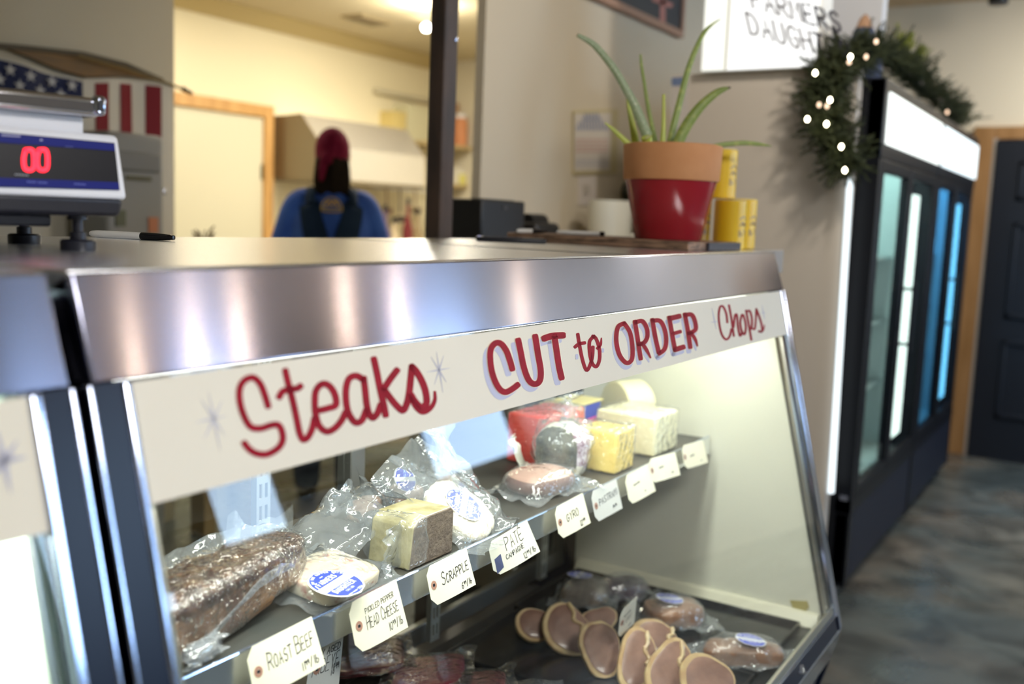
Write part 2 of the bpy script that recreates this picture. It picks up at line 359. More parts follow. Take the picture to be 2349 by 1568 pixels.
# cornice on the kitchen back wall
struct('trim_4', prism(B(), [(2.98, 5.1, 2.72), (2.98, 5.1, 2.62), (2.98, 5.075, 2.62), (2.98, 5.0, 2.70), (2.98, 5.0, 2.72)], (4.09, 0, 0)), pm('cornice_paint', (.48, .38, .18), .7))
# ================================================================ DISPLAY CASES
TY, TZ = .803, 1.368           # top front edge
FY, FZ = .771, 1.268           # bottom of fascia
GY, GZ = .556, .387            # kink below the glass
NG = V((0, -(FZ-GZ), FY-GY)).normalized()   # outward normal of the glass
def gp(x, s, off=0):
    """point on the slanted front: s = 0 at fascia, 1 at the kink"""
    return V((x, FY+(GY-FY)*s, FZ+(GZ-FZ)*s)) + NG*off
def ghit(px, py, off=0):
    P0 = V((0, FY, FZ)) + NG*off; return hit(px, py, P0, NG)
def band(bm, x0, x1, s0, s1, o0, o1):
    vs = [bm.verts.new(gp(x, s, o)) for (x, s, o) in ((x0, s0, o0), (x1, s0, o0), (x1, s1, o0), (x0, s1, o0), (x0, s0, o1), (x1, s0, o1), (x1, s1, o1), (x0, s1, o1))]
    for f in ((0,3,2,1),(4,5,6,7),(0,1,5,4),(1,2,6,5),(2,3,7,6),(3,0,4,7)): bm.faces.new([vs[i] for i in f])
    return bm
CASES = []
def make_case(x0, x1, label, shelf=True, liner=LINER):
    c = thing('display_case', label, 'display case', ((x0+x1)/2, 1.2, 0))
    L = lambda n, bm, m, **k: link(n, bm, m, c, **k)
    L('worktop', prism(B(), [(x0, TY+.004, TZ), (x0, 1.56, TZ), (x0, 1.56, TZ-.03), (x0, TY+.004, TZ-.022)], (x1-x0, 0, 0)), TOPST, bevel=.0025)
    L('fascia', prism(B(), [(x0, TY, TZ-.001), (x0, FY, FZ), (x0, FY+.045, FZ-.002), (x0, TY+.05, TZ-.024)], (x1-x0, 0, 0)), STEEL, bevel=.003, seg=3)
    bm = B()
    for xx, wd in ((.545, .004), (.565, .010), (.588, .003)): box(bm, (x0+(x1-x0)*xx, TY+.01, TZ-.001), (x0+(x1-x0)*xx+wd, 1.555, TZ+.0003))
    L('worktop_seam', bm, pm('dark_seam', (.12, .12, .12), .3, .8))
    prof = [(TY+.02, TZ-.028), (FY+.012, FZ-.002), (GY+.012, GZ), (.575, .285), (.62, .12), (1.54, .12), (1.54, TZ-.032)]
    for nm, a, b_ in (('end_panel', x0+.003, x0+.028), ('end_panel', x1-.028, x1-.003)):
        L(nm, prism(B(), [(a, y, z) for y, z in prof], (b_-a, 0, 0)), BLACK)
    pin = [(TY+.05, TZ-.04), (FY+.03, FZ-.01), (GY+.04, GZ+.03), (.62, .385), (1.33, .385), (1.33, TZ-.035)]
    for a, s in ((x0+.030, 1), (x1-.030, -1)):
        L('end_liner', prism(B(), [(a, y, z) for y, z in pin], (.012*s, 0, 0)), liner)
    # slanted posts at both ends of the glass: black band between bright edges
    for s_, xa in ((1, x0), (-1, x1)):
        f = lambda u: xa+s_*u
        e0, e1, e2, e3 = (-.0095, -.0045, .0255, .0345) if (s_ > 0 and x0 > 0) else (0, .005, .031, .043) if x1 < 1 else (0, .012, .020, .042)
        L('corner_post', band(B(), min(f(e1), f(e2)), max(f(e1), f(e2)), 0, 1.0, -.012, .004), BLACK)
        L('edge_trim', band(B(), min(f(e0), f(e1)), max(f(e0), f(e1)), 0, 1.0, -.012, .006), CHROME, bevel=.0018)
        L('inner_trim', band(B(), min(f(e2), f(e3)), max(f(e2), f(e3)), 0, .955, -.006, .007), CHROME, bevel=.003)
        L('inner_frame', band(B(), min(f(.044), f(.058 if s_ < 0 else .050)), max(f(.044), f(.058 if s_ < 0 else .050)), .10, .95, -.02, -.008), GREYTRIM, bevel=.004)
    xa, xb = x0+.034, x1-.034
    L('front_glass', band(B(), xa, xb, .0, .955, -.006, 0), GLASS, smooth=False)
    bm = band(B(), xa, xb, .925, .945, -.008, .003); L('glass_channel', bm, GREYTRIM, bevel=.002)
    L('channel_trim', band(B(), xa, xb, .945, .953, -.008, .006), CHROME, bevel=.002)
    L('sill_band', band(B(), xa, xb, .953, 1.0, -.02, .002), BLACK)
    L('sill_trim', prism(B(), [(x0, GY, GZ+.004), (x0, GY-.004, GZ-.004), (x0, .572, .30), (x0, .60, .30), (x0, .60, GZ)], (x1-x0, 0, 0)), CHROME, bevel=.002)
    L('base_panel', prism(B(), [(x0+.004, .585, .30), (x0+.004, .625, .13), (x0+.004, 1.5, .13), (x0+.004, 1.5, .30)], (x1-x0-.008, 0, 0)), pm('base_grey_enamel', (.10, .10, .11), .4))
    L('plinth', bx((x0+.03, .70, 0), (x1-.03, 1.48, .13)), GASKET)
    L('deck', bx((x0+.042, .60, .375), (x1-.042, 1.335, .392)), pm('dark_deck', (.022, .021, .021), .4))
    for s_, xe in ((1, x0+.042), (-1, x1-.042)):
        L('deck_rail', prism(B(), [(xe, .60, .392), (xe, .60, .43), (xe+s_*.012, .60, .425), (xe+s_*.03, .60, .392)], (0, .72, 0)), pm('ivory_deck_rail', (.72, .70, .56), .25), bevel=.004)
    # rear: sliding glass doors
    for a, b_, yy in ((x0+.05, (x0+x1)/2+.02, 1.338), ((x0+x1)/2-.02, x1-.05, 1.362)):
        bm = B()
        if True:
            box(bm, (a, yy, .40), (a+.045, yy+.02, 1.30)); box(bm, (b_-.045, yy, .40), (b_, yy+.02, 1.30))
            box(bm, (a+.045, yy, .40), (b_-.045, yy+.02, .45)); box(bm, (a+.045, yy, 1.25), (b_-.045, yy+.02, 1.30))
        d = L('rear_door', bm, pm('grey_anodised', (.34, .34, .33), .38, .8), bevel=.003)
        link('door_glass', bx((a+.045, yy+.006, .45), (b_-.045, yy+.012, 1.25)), GLASS, d, smooth=False)
    L('rear_header', bx((x0+.04, 1.30, 1.30), (x1-.04, 1.54, 1.335)), pm('grey_enamel', (.40, .40, .38), .5))
    L('case_lamp', tube(B(), [(x0+.08, .852, 1.262), (x1-.08, .852, 1.262)], .011, 12), emis('case_tube', (.97, 1, .92), 5))
    L('lamp_shade', prism(B(), [(x0+.06, .832, 1.262), (x0+.06, .832, 1.285), (x0+.06, .895, 1.297), (x0+.06, .897, 1.292), (x0+.06, .838, 1.281), (x0+.06, .836, 1.262)], (x1-x0-.12, 0, 0)), pm('white_enamel', (.8, .8, .78), .3))
    L('sign_panel', band(B(), xa+.004, xb-.004, .002, .128, .0006, .0022), CREAM, smooth=False)
    if shelf:
        SH = pm('shelf_grey', (.042, .045, .043), .48, 0, (.062, .055, .046), 6, bump=.02, bscale=25)
        sh = L('shelf', bx((x0+.05, .935, .842), (x1-.055, 1.285, .852)), SH, bevel=.002)
        link('price_rail', prism(B(), [(x0+.05, .9285, .8575), (x0+.05, .9315, .8575), (x0+.05, .9270, .812), (x0+.05, .9240, .812)], (x1-x0-.105, 0, 0)), pm('price_rail_steel', (.84, .86, .88), .22, 1, bump=.02, bscale=50), sh)
        link('rail_lip', tube(B(), [(x0+.05, .931, .857), (x1-.055, .931, .857)], .0028, 8), CHROME, sh)
        for xs_ in (1.86, 1.30, 2.38):
            if x0 < xs_ < x1:
                L('slotted_standard', slotted(xs_), pm('slotted_steel', (.60, .62, .60), .35, .7), smooth=False)
                L('shelf_bracket', prism(B(), [(xs_-.003, 1.325, .842), (xs_-.003, 1.325, .78), (xs_-.003, 1.0, .82), (xs_-.003, 1.0, .842)], (.006, 0, 0)), pm('dark_steel', (.09, .09, .09), .4, .8))
    return c
def slotted(x):
    bm = B()
    for a, b_ in ((x-.022, x-.015), (x-.008, x-.001), (x+.006, x+.013)): box(bm, (a, 1.322, .42), (b_, 1.326, 1.29))
    z = .42
    while z < 1.28:
        box(bm, (x-.015, 1.322, z), (x-.008, 1.326, z+.014)); box(bm, (x-.001, 1.322, z), (x+.006, 1.326, z+.014)); z += .042
    box(bm, (x-.022, 1.326, .42), (x-.019, 1.336, 1.29)); box(bm, (x+.010, 1.326, .42), (x+.013, 1.336, 1.29))
    return bm
case = make_case(.549, 2.621, 'long slant-front glass deli case with painted cream sign under a brushed steel top', True)
MINT = pm('mint_liner', (.70, .80, .72), .35)
case2 = make_case(-1.62, .527, 'neighbouring slant-front deli case cut off by the left edge of the photo', False, MINT)
link('back_wall_panel', bx((-1.55, 1.30, .40), (.48, 1.31, 1.29)), MINT, case2)
# ---- sign writing, traced as brush strokes on the glass band
sign = [q for q in SC.objects if q.parent == case and q.name.startswith('sign_panel')][0]
def word(name, strokes, sc, org, mat, wd, off=.0024, th=.0004, shift=(0, 0), parent=sign, taper=0, n=6):
    bm = B(); S = []
    for st in strokes:
        w_ = wd
        if isinstance(st, tuple): st, w_ = st
        P = [tuple(map(float, q.split(','))) for q in st.split()]
        S.append(ribbon2d(P, w_, n=n, taper=taper))
    f = lambda u, v: ghit(org[0]+(u+shift[0])/sc, org[1]+(v+shift[1])/sc, off)
    paint(bm, S, f, NG*th); return link(name, bm, mat, parent, smooth=False)
O1, S1 = (420, 780), 3.67
word('lettering_steaks', [
 '715,555 690,470 650,370 590,315 520,335 478,400 475,500 505,620 565,725 650,742 740,715 800,715 832,770 835,850 790,915 700,960 610,950 550,910 515,865',
 '860,255 880,345 920,500 955,660 980,780 1010,835 1050,815 1085,745 1105,660',
 '808,478 840,430 905,412 960,405 988,385',
 '1150,590 1220,572 1285,545 1278,460 1230,385 1170,368 1118,425 1108,520 1115,625 1145,720 1205,768 1270,745 1330,680 1365,610',
 '1520,335 1460,300 1400,320 1372,400 1372,520 1395,620 1450,692 1505,672 1540,590',
 '1520,320 1532,420 1545,540 1565,620 1598,652 1635,615 1662,545', '1605,158 1630,270 1660,420 1690,550 1705,630',
 '1800,252 1745,325 1692,405', '1690,412 1750,495 1808,562 1852,590 1884,530 1903,440 1915,330 1925,222',
 '1925,222 1965,265 2012,350 2042,440 2048,530 2005,562 1955,520 1918,460', ('1922,490 1960,560 2020,602 2082,570 2118,505 2118,435', (40, 50, 40, 22))],
 S1, O1, REDP, 56)
def star(name, c_, arms, sc, org, mat, wd):
    return word(name, [('%f,%f %f,%f' % a, (2, wd, 2)) for a in arms], sc, org, mat, wd, n=4, off=.0023)
FAINT = pm('grey_star_paint', (.50, .50, .60), .5)
star('painted_star', None, [(212,430,312,930), (100,692,370,635), (175,835,330,505), (150,500,350,800)], S1, O1, pm('pale_star_paint', (.62, .61, .66), .5), 26)
star('painted_star', None, [(2132,100,2186,440), (2050,268,2245,234), (2085,140,2215,352), (2192,130,2115,372)], S1, O1, FAINT, 13)
O2, S2 = (1060, 660), 3.1743
CUT = ['365,590 348,530 320,455 280,405 238,405 208,450 205,530 222,630 262,722 308,758 355,742 405,705',
 '408,380 425,460 450,580 485,670 528,700 565,675 572,600 552,480 532,352', ('597,368 655,350 735,345', 48), '672,350 688,460 705,570 724,655']
ORDER = ['1180,258 1135,285 1122,380 1145,485 1195,545 1235,520 1240,430 1222,325 1180,258',
 '1258,245 1275,350 1300,515', '1262,252 1312,242 1345,295 1348,355 1325,398 1285,410', ('1312,405 1345,455 1372,508', (30, 26, 10)),
 '1385,232 1405,350 1432,470', '1385,240 1440,240 1474,300 1486,380 1474,445 1435,478',
 '1508,215 1526,320 1550,450', ('1512,222 1582,206', 38), ('1532,335 1588,318', 28), ('1550,450 1612,430', 38),
 '1622,192 1642,300 1662,432', '1625,198 1672,196 1697,250 1698,305 1650,330', ('1668,328 1698,375 1714,422', (28, 24, 10))]
word('letter_shadow_cut', CUT, S2, O2, LAV, 46, off=.0023, shift=(-30, 34), th=.0002)
word('letter_shadow_order', ORDER, S2, O2, LAV, 37, off=.0023, shift=(-12, 30), th=.0002)
word('letter_outline_cut', [s if isinstance(s, str) else (s[0], s[1]+8) for s in CUT], S2, O2, CREAMLINE, 54, off=.0027, th=.0002)
word('letter_outline_order', [s if isinstance(s, str) else (s[0], [q+6 for q in s[1]] if isinstance(s[1], tuple) else s[1]+6) for s in ORDER], S2, O2, CREAMLINE, 39, off=.0027, th=.0002)
word('lettering_cut', CUT, S2, O2, REDP, 44, off=.0031)
word('lettering_order', ORDER, S2, O2, REDP, 32, off=.0031)
word('lettering_to', ['842,338 855,420 878,530 905,598 930,565 948,500 952,430', '822,430 850,408 892,400', '962,352 928,390 930,480 948,550 978,572 1000,520 998,440 975,370 950,352', ('985,440 1008,412 1014,365', (22, 20, 8))], S2, O2, REDP, 25)
word('painted_dot', [('835,490 835,512', 20)], S2, O2, LAV, 18)
word('painted_dot', [('1024,446 1024,464', 16)], S2, O2, LAV, 18)
O3, S3 = (1600, 520), 3.92
word('lettering_chops', ['268,858 258,780 230,718 202,722 190,800 200,900 222,975 256,1012 288,985 304,920', '282,705 300,800 326,980', '324,900 336,800 354,795 362,890 382,980 402,940',
 '398,792 384,860 398,940 424,964 434,890 414,800 398,792', '436,752 455,850 484,1015', '440,768 468,755 488,820 486,900 466,930', ('486,905 512,920 522,860 528,740', (14, 17, 17, 17)), '528,738 552,800 576,880 580,940 552,938', ('558,944 590,930 602,880', (17, 14, 7))], S3, O3, REDP, 19)
star('painted_star', None, [(128,730,168,920), (120,858,185,850)], S3, O3, FAINT, 9)
star('painted_star', None, [(580,705,602,830), (570,775,610,772)], S3, O3, FAINT, 8)
s2 = [q for q in SC.objects if q.parent == case2 and q.name.startswith('sign_panel')][0]
word('painted_star', [('%f,%f %f,%f' % a, (2, 20, 2)) for a in ((-40,1062,60,1048), (-8,985,24,1130), (-20,1100,40,1010))], 1.0, (0, 0), FAINT, 6, parent=s2, n=4)
# ================================================================ ON THE CASE
# ---- counter scale (seen from the customer side)
foot = at(180, 573, 2, TZ)
U_ = V((.970, -.242, 0)); N_ = V((.242, .970, 0)); SL = .16
fr0 = V((foot.x, foot.y, 0)) - N_*.035
Q = N_.copy(); face_n = (N_ - V((0, 0, SL))).normalized()   # slanted display face
def su(px, py, off=0):   # local (u, z) on the display plane
    P0 = V((fr0.x, fr0.y, TZ+.065)); p = hit(px, py, P0 - face_n*off, face_n); return p
uR = (su(293, 456)-fr0).dot(U_)
sc = thing('counter_scale', 'white counter scale with red digital display standing on the steel case top', 'scale', (foot.x-.1, foot.y+.08, TZ))
def sp(u, v, z): return V((fr0.x, fr0.y, 0)) + U_*u + N_*v + V((0, 0, TZ+z))
WS = pm('white_scale_plastic', (.74, .75, .80), .35)
def sbox(bm, u0, u1, v0, v1, z0, z1, sl0=0, sl1=0):
    vs = [bm.verts.new(p) for p in (sp(u0,v0+sl0,z0),sp(u1,v0+sl0,z0),sp(u1,v1,z0),sp(u0,v1,z0),sp(u0,v0+sl1,z1),sp(u1,v0+sl1,z1),sp(u1,v1,z1),sp(u0,v1,z1))]
    for f in ((0,3,2,1),(4,5,6,7),(0,1,5,4),(1,2,6,5),(2,3,7,6),(3,0,4,7)): bm.faces.new([vs[i] for i in f])
    return bm
uL = uR-.34; BLK = pm('scale_black_plastic', (.012, .013, .022), .4)
bm = B(); a = [sp(uR-.004, .012, .043), sp(uR-.004, .0, .066), sp(uR-.004, .30, .066), sp(uR-.004, .29, .043)]
prism(bm, a, U_*-.332); link('lower_body', bm, BLK, sc, bevel=.006)
link('under_tray', sbox(B(), uL+.03, uR-.075, .05, .25, .028, .044), BLK, sc, bevel=.004)
ztop = .145
link('upper_body', prism(B(), [sp(uR, 0, .065), sp(uR-.006, SL*(ztop-.065), ztop), sp(uR-.006, .27, ztop), sp(uR, .28, .065)], U_*-.34), WS, sc, bevel=.006, seg=3)
link('neck', sbox(B(), uL+.01, uR-.045, .022, .25, ztop-.002, ztop+.020), WS, sc, bevel=.003)
bm = sbox(B(), uL-.01, uR-.030, .005, .27, ztop+.020, ztop+.043); link('platter', bm, pm('platter_steel', (.70, .70, .74), .16, 1), sc, bevel=.006, seg=3)
bm = sbox(B(), uR-.040, uR-.024, .000, .016, ztop+.022, ztop+.046); link('platter_corner', bm, CHROME, sc, bevel=.005)
def sface(px0, py0, px1, py1, px2, py2, px3, py3, off, th):
    return prism(B(), [su(px0, py0, off), su(px1, py1, off), su(px2, py2, off), su(px3, py3, off)], -face_n*th)
dp = link('display_panel', sface(-120, 292, 262, 328, 274, 436, -120, 426, .0008, .001), pm('display_dark', (.008, .008, .012), .35, spec=.2), sc, smooth=False)
NAVY = pm('display_blue', (.008, .014, .17), .5, spec=.15)
link('display_band', sface(-120, 293, 262, 329, 264, 346, -120, 318, .0022, .0006), NAVY, dp, smooth=False)
link('display_band', sface(-120, 403, 272, 418, 274, 435, -120, 425, .0022, .0006), NAVY, dp, smooth=False)
RL = emis('red_digit', (1, .0, .02), 3.0)
for cx_ in (66, 97):
    bm = B(); w_, h_ = 13, 24
    pts = '%f,%f %f,%f %f,%f %f,%f %f,%f %f,%f %f,%f' % (cx_-w_+5, 366-h_+2, cx_+w_-5, 366-h_+3, cx_+w_-1, 366, cx_+w_-4, 366+h_-2, cx_-w_+5, 366+h_-3, cx_-w_+1, 366, cx_-w_+5, 366-h_+2)
    P = [tuple(map(float, q.split(','))) for q in pts.split()]
    paint(bm, [ribbon2d(P, 10, n=4)], lambda u, v: su(u, v, .0024), -face_n*.0006); link('display_digit', bm, RL, dp, smooth=False)
def small(txt, px, py, h, mat, par, slope=.06):
    S, _ = write(txt, 0, 0, h, h*.16, slant=0, wob=0)
    bm = B(); paint(bm, S, lambda u, v: su(px+u, py-v+slope*u, .0032), -face_n*.0004); return link('small_print', bm, mat, par, smooth=False)
LG = pm('pale_print', (.5, .5, .75), .5)
small('~~~~~~', 4, 313, 8, LG, dp); small('~', 92, 324, 8, LG, dp); small('~~~~', 150, 338, 5, pm('dim_print', (.06, .09, .4), .5), dp)
small('~~~~~', 34, 403, 7, pm('grey_print', (.35, .37, .42), .5), dp); small('~~~~ ~~~~', 62, 419, 6, pm('mid_print', (.12, .16, .6), .5), dp); small('~~~~~', 170, 424, 6, pm('mid_print', (.1, .1, .6), .5), dp)
for (du, dv) in ((0, .035), (-.22, .035), (0, .23), (-.22, .23)):
    bm = B(); c_ = V((fr0.x, fr0.y, TZ)) + U_*du + N_*dv
    lathe(bm, [(0, 0), (.021, 0), (.0215, .002), (.0215, .011), (.019, .013), (.010, .0135), (.010, .022), (.0065, .023), (.0065, .038), (.012, .038), (.012, .045), (0, .045)], c_, 20)
    link('levelling_foot', bm, BLK, sc)
# ---- pens
def pen(label, p0, p1, r, capfrac, bodymat, capmat, grp=None, txt=False, capfirst=False, z=None):
    p0, p1 = V(p0), V(p1); L = (p1-p0).length; t = thing('marker_pen', label, 'marker', p0, 0, grp)
    M = Matrix.Translation(p0) @ (p1-p0).to_track_quat('Z', 'Y').to_matrix().to_4x4(); b = L*(1-capfrac)
    link('barrel', lathe(B(), [(0, 0), (r*.55, .001), (r*.8, .005), (r*.97, .014), (r, .03), (r, b)], n=24, M=M), bodymat, t)
    link('cap', lathe(B(), [(r*1.02, b), (r*1.08, b+.001), (r*1.05, b+.012), (r*.95, L-.022), (r*.80, L-.012), (r*.80, L-.009), (r*.62, L-.006), (r*.66, L-.001), (0, L)], n=24, M=M), capmat, t)
    return t, M, L
pa, pb = at(206, 535, 2, TZ+.0062), at(400, 545, 2, TZ+.0062)
BARREL = pm('pen_barrel', (.78, .78, .76), .35); CAPM = pm('pen_cap_black', (.01, .01, .012), .15)
mk, MM, Lp = pen('white fine point marker with black cap lying alone on the steel top beside the scale', pa, pb, .0062, .38, BARREL, CAPM)
ax_ = (pb-pa).normalized(); vd = (V((0, 0, EYE))-(pa+pb)/2).normalized(); upv = ax_.cross(vd).normalized()
if upv.z < 0: upv = -upv
def onpen(s, v, lift=.0065):
    th = v/.0062; return pa + ax_*s + (vd*cos(th)+upv*sin(th))*lift
S = []
for st in ('0,4 3,6 4,5 1,4 .4,2.6 3,2 2.4,0 0,.6', '4.2,6 4.4,0', '4.4,2 5.4,3 5.8,0', '8,3 6.6,2.6 6.4,.6 7.8,.6 8,3 8.2,0', '9,3 9,0', '9,2.4 10,3', '10.6,3 10.6,-2', '10.6,2.8 11.8,2.6 11.6,.2 10.6,.4', '12.6,3 12.6,0', '13.4,1.6 14.8,2 14.4,3 13.4,2.4 13.6,.2 15,.4'):
    P = [tuple(map(float, q.split(','))) for q in st.split()]
    S.append(ribbon2d([(.073-a*.0021, .001-(b_-3)*.00085) for a, b_ in P], .0007, n=3))
bm = B(); paint(bm, S, onpen, vd*.0002)
S2_, _ = write('FINE', 0, 0, .0022, .0003, slant=0, wob=0); S3_, _ = write('POINT', 0, 0, .0022, .0003, slant=0, wob=0)
paint(bm, S2_, lambda u, v: onpen(.036-u, .002-v), vd*.0002); paint(bm, S3_, lambda u, v: onpen(.036-u, -.0012-v), vd*.0002)
link('barrel_print', bm, INK, mk, smooth=False)
# ---- board
BZ = TZ+.021
BRD = pm('rough_board', (.10, .062, .042), .55, 0, (.36, .22, .14), 14, stretch=(3, 1, 8), bump=.3, bscale=60)
bd = [(2.225, .888), (2.30, .872), (2.42, .868), (2.535, .872), (2.56, 1.0), (2.575, 1.2), (2.57, 1.42), (2.47, 1.47), (2.33, 1.46), (2.29, 1.30), (2.262, 1.12), (2.24, .98)]
board = link('serving_board', prism(B(), [(x, y, TZ+.0005) for x, y in bd], (0, 0, .0205)), BRD, bevel=.003)
tag(board, 'rough brown wooden board lying on the far end of the steel case top', 'board')
link('dark_end', bx((2.30, .864, TZ+.001), (2.53, .8735, BZ-.001)), pm('charred_wood', (.035, .03, .04), .5), board, bevel=.002)
# ---- flower pot
PC = V((2.40, 1.015, BZ+.0005)); pd = (PC-V((0, 0, EYE))).dot(CW)
pot = thing('potted_aloe', 'aloe in a terracotta pot painted red below the rim on the wooden board', 'potted plant', PC)
rr = lambda px: px*pd/FPX
TERRA = pm('terracotta', (.62, .27, .10), .75, 0, (.70, .33, .14), 9, bump=.05, bscale=80)
RB, RT, RR = rr(76), rr(103), rr(112)
H1 = rr(133); H2 = rr(212)
link('painted_pot', lathe(B(), [(0, 0), (RB-.003, 0), (RB, .003), (RT, H1)], PC, 64), pm('red_pot_glaze', (.33, .012, .022), .22, 0, (.40, .02, .03), 5, coat=.4), pot)
link('pot_rim', lathe(B(), [(RT-.002, H1-.001), (RT+.004, H1-.001), (RR-.004, H1+.003), (RR, H2-.006), (RR-.002, H2-.001), (RR-.006, H2), (RR-.016, H2-.002), (RR-.020, H2-.03), (0, H2-.03)], PC, 64), TERRA, pot)
link('potting_soil', lathe(B(), [(RR-.019, H2-.028), (RR-.06, H2-.020), (0, H2-.018)], PC, 40), pm('potting_soil', (.04, .028, .02), .95, bump=1, bscale=90), pot)
LEAF = pm('aloe_leaf', (.27, .36, .08), .42, 0, (.48, .54, .14), 55, bump=.06, bscale=90, lo=.52, hi=.72)
LEAFY = pm('aloe_leaf_young', (.62, .68, .10), .40, 0, (.46, .54, .09), 18)
LEAFB = pm('aloe_leaf_grey', (.32, .40, .22), .40, 0, (.62, .66, .42), 130, lo=.56, hi=.70)
def leaf(pts, ws, dd, mat, nm='leaf', tip=None):
    """pts in crop pixels (x4.698, origin 1300,40); ws half widths px; dd depth offset start->end"""
    c = cr([(1300+x/4.698, 40+y/4.698) for x, y in pts], 5); N = len(c); P = []; Rr = []
    for i, (x, y) in enumerate(c):
        t = i/(N-1); d = pd+dd[0]+(dd[1]-dd[0])*t; P.append(atd(x, y, d)); q = t*(len(ws)-1); k = min(int(q), len(ws)-2)
        Rr.append(max((ws[k]+(ws[k+1]-ws[k])*(q-k))*d/FPX/4.698/2, .0012))
    o = link(nm, tube(B(), P, Rr, 12, flat=(CW, .45)), mat, pot)
    if tip: link('leaf_tip', tube(B(), P[-3:], [Rr[-3]*1.04, Rr[-2]*1.04, .001], 8), pm('dry_leaf_tip', (.10, .07, .04), .7), o)
    return o
leaf([(868, 1275), (800, 1110), (730, 940), (620, 740), (500, 540), (330, 330), (230, 250), (118, 192)], [118, 112, 92, 84, 78, 62, 42], (-.02, -.06), LEAFB)
leaf([(745, 1440), (735, 1300), (700, 1120), (668, 960), (650, 860)], [95, 84, 62, 40, 14], (.03, .03), LEAFY)
leaf([(975, 1440), (935, 1240), (880, 980), (835, 700), (806, 520), (795, 398)], [62, 50, 44, 36, 32, 22], (.03, .06), LEAF)
leaf([(1030, 1440), (1042, 1200), (1045, 1000), (1046, 828)], [70, 48, 38, 30], (.0, .0), LEAFY)
leaf([(1095, 1440), (1150, 1180), (1220, 900), (1300, 590), (1380, 370), (1480, 165), (1570, 75), (1655, 18)], [70, 74, 72, 62, 58, 46, 26, 6], (.0, .03), LEAF)
leaf([(1165, 1450), (1240, 1260), (1340, 1090), (1460, 940), (1600, 820), (1690, 775), (1770, 752)], [120, 122, 116, 100, 78, 56, 8], (-.03, -.05), LEAF, tip=1)
leaf([(1380, 1430), (1520, 1398), (1700, 1368), (1900, 1352), (2050, 1362), (2205, 1385)], [30, 42, 52, 52, 44, 8], (.02, .03), LEAF)
leaf([(740, 1430), (650, 1350), (560, 1262), (480, 1190), (410, 1132)], [70, 66, 52, 36, 8], (-.0, -.02), LEAFY)
leaf([(870, 1430), (870, 1360), (862, 1290)], [110, 118, 120], (-.05, -.06), LEAFY, 'cut_leaf')
leaf([(850, 1300), (905, 1275)], [16, 12], (-.075, -.08), pm('cut_leaf_flesh', (.80, .76, .48), .5), 'cut_edge')
# ---- yellow canisters
YEL = pm('yellow_can', (.78, .50, .012), .38, 0, (.82, .54, .02), 4)
def canister(label, cx_, cy_, z0, r, h):
    t = thing('yellow_canister', label, 'canister', (cx_, cy_, z0), 0, 'yellow canisters at the end of the case')
    link('can_body', lathe(B(), [(0, 0), (r-.002, 0), (r, .002), (r, h-.002), (r-.002, h)], (cx_, cy_, z0), 40), YEL, t)
    link('can_lid', lathe(B(), [(r-.002, h), (r-.001, h+.002), (r-.004, h+.003), (0, h+.003)], (cx_, cy_, z0), 40), pm('can_lid', (.70, .62, .35), .4), t)
    a0 = math.atan2(-cy_, -cx_)+.98
    def f(u, v): a = a0+u/r; return V((cx_+cos(a)*(r+.0004), cy_+sin(a)*(r+.0004), z0+h*.45+v))
    S = [ribbon2d([(-.014, .022), (.0, .03), (.014, .02)], .002, n=4), ribbon2d([(-.013, .004), (-.004, .014), (.0, .004), (.006, .014), (.012, .002)], .002, n=4),
         ribbon2d([(-.014, -.006), (-.014, -.022), (-.004, -.018), (-.012, -.012)], .002, n=4), ribbon2d([(.004, -.008), (.012, -.008), (.008, -.02)], .002, n=4)]
    bm = B(); paint(bm, S, f, V((cos(a0), sin(a0), 0))*.0004); link('can_print', bm, pm('can_print', (.12, .10, .16), .5), t, smooth=False)
r_c = .046; hc = .132
def under(px, x): p = at(px, 560, 0, x); return p.y
c1 = at(1683, 560, 0, 2.60); c2 = at(1716, 560, 0, 2.70)
bm = bx((2.625, .86, 1.30), (2.90, 1.54, TZ-.001)); box(bm, (2.65, .90, 0), (2.88, 1.50, 1.30))
side = link('side_cabinet', bm, pm('side_cabinet_paint', (.30, .28, .26), .6), bevel=.003); tag(side, 'low narrow cabinet standing against the far end of the deli case', 'cabinet')
canister('front yellow canister of the lower row beside the board', 2.592, c1.y+.012, TZ+.0005, r_c*.92, hc-.004)
canister('yellow canister behind it at the right end of the lower row', 2.712, c2.y+.03, TZ+.0005, r_c*.92, hc+.003)
canister('yellow canister of the lower row half hidden behind the red pot', 2.655, c1.y+.135, TZ+.0005, r_c*.92, hc)
canister('single yellow canister stacked on top of the lower row', 2.640, c1.y+.065, TZ+hc+.0035, r_c*.95, hc-.002)
# ---- tablet, pens on the board, mug
tp = at(1172, 546, 2, TZ)
tb = thing('card_terminal', 'slim black card terminal lying flat on the case top left of the board', 'card terminal', (tp.x, tp.y, TZ))
ta, tb2 = at(1092, 541, 0, 2.08), at(1254, 545, 0, 2.18)
dx = (tb2-ta); dx.z = 0; dl = dx.length; dx.normalize(); dn = V((-dx.y, dx.x, 0)); o0 = V((ta.x, ta.y, TZ+.0005))
link('body', prism(B(), [o0, o0+dx*dl, o0+dx*dl+dn*.09, o0+dn*.09], (0, 0, .011)), pm('terminal_black', (.014, .015, .02), .3), tb, bevel=.004)
link('screen', prism(B(), [o0+dx*.02+dn*.01+V((0, 0, .0112)), o0+dx*dl*.66+dn*.01+V((0, 0, .0112)), o0+dx*dl*.66+dn*.08+V((0, 0, .0112)), o0+dx*.02+dn*.08+V((0, 0, .0112))], (0, 0, .001)), pm('terminal_screen', (.12, .12, .14), .1), tb)
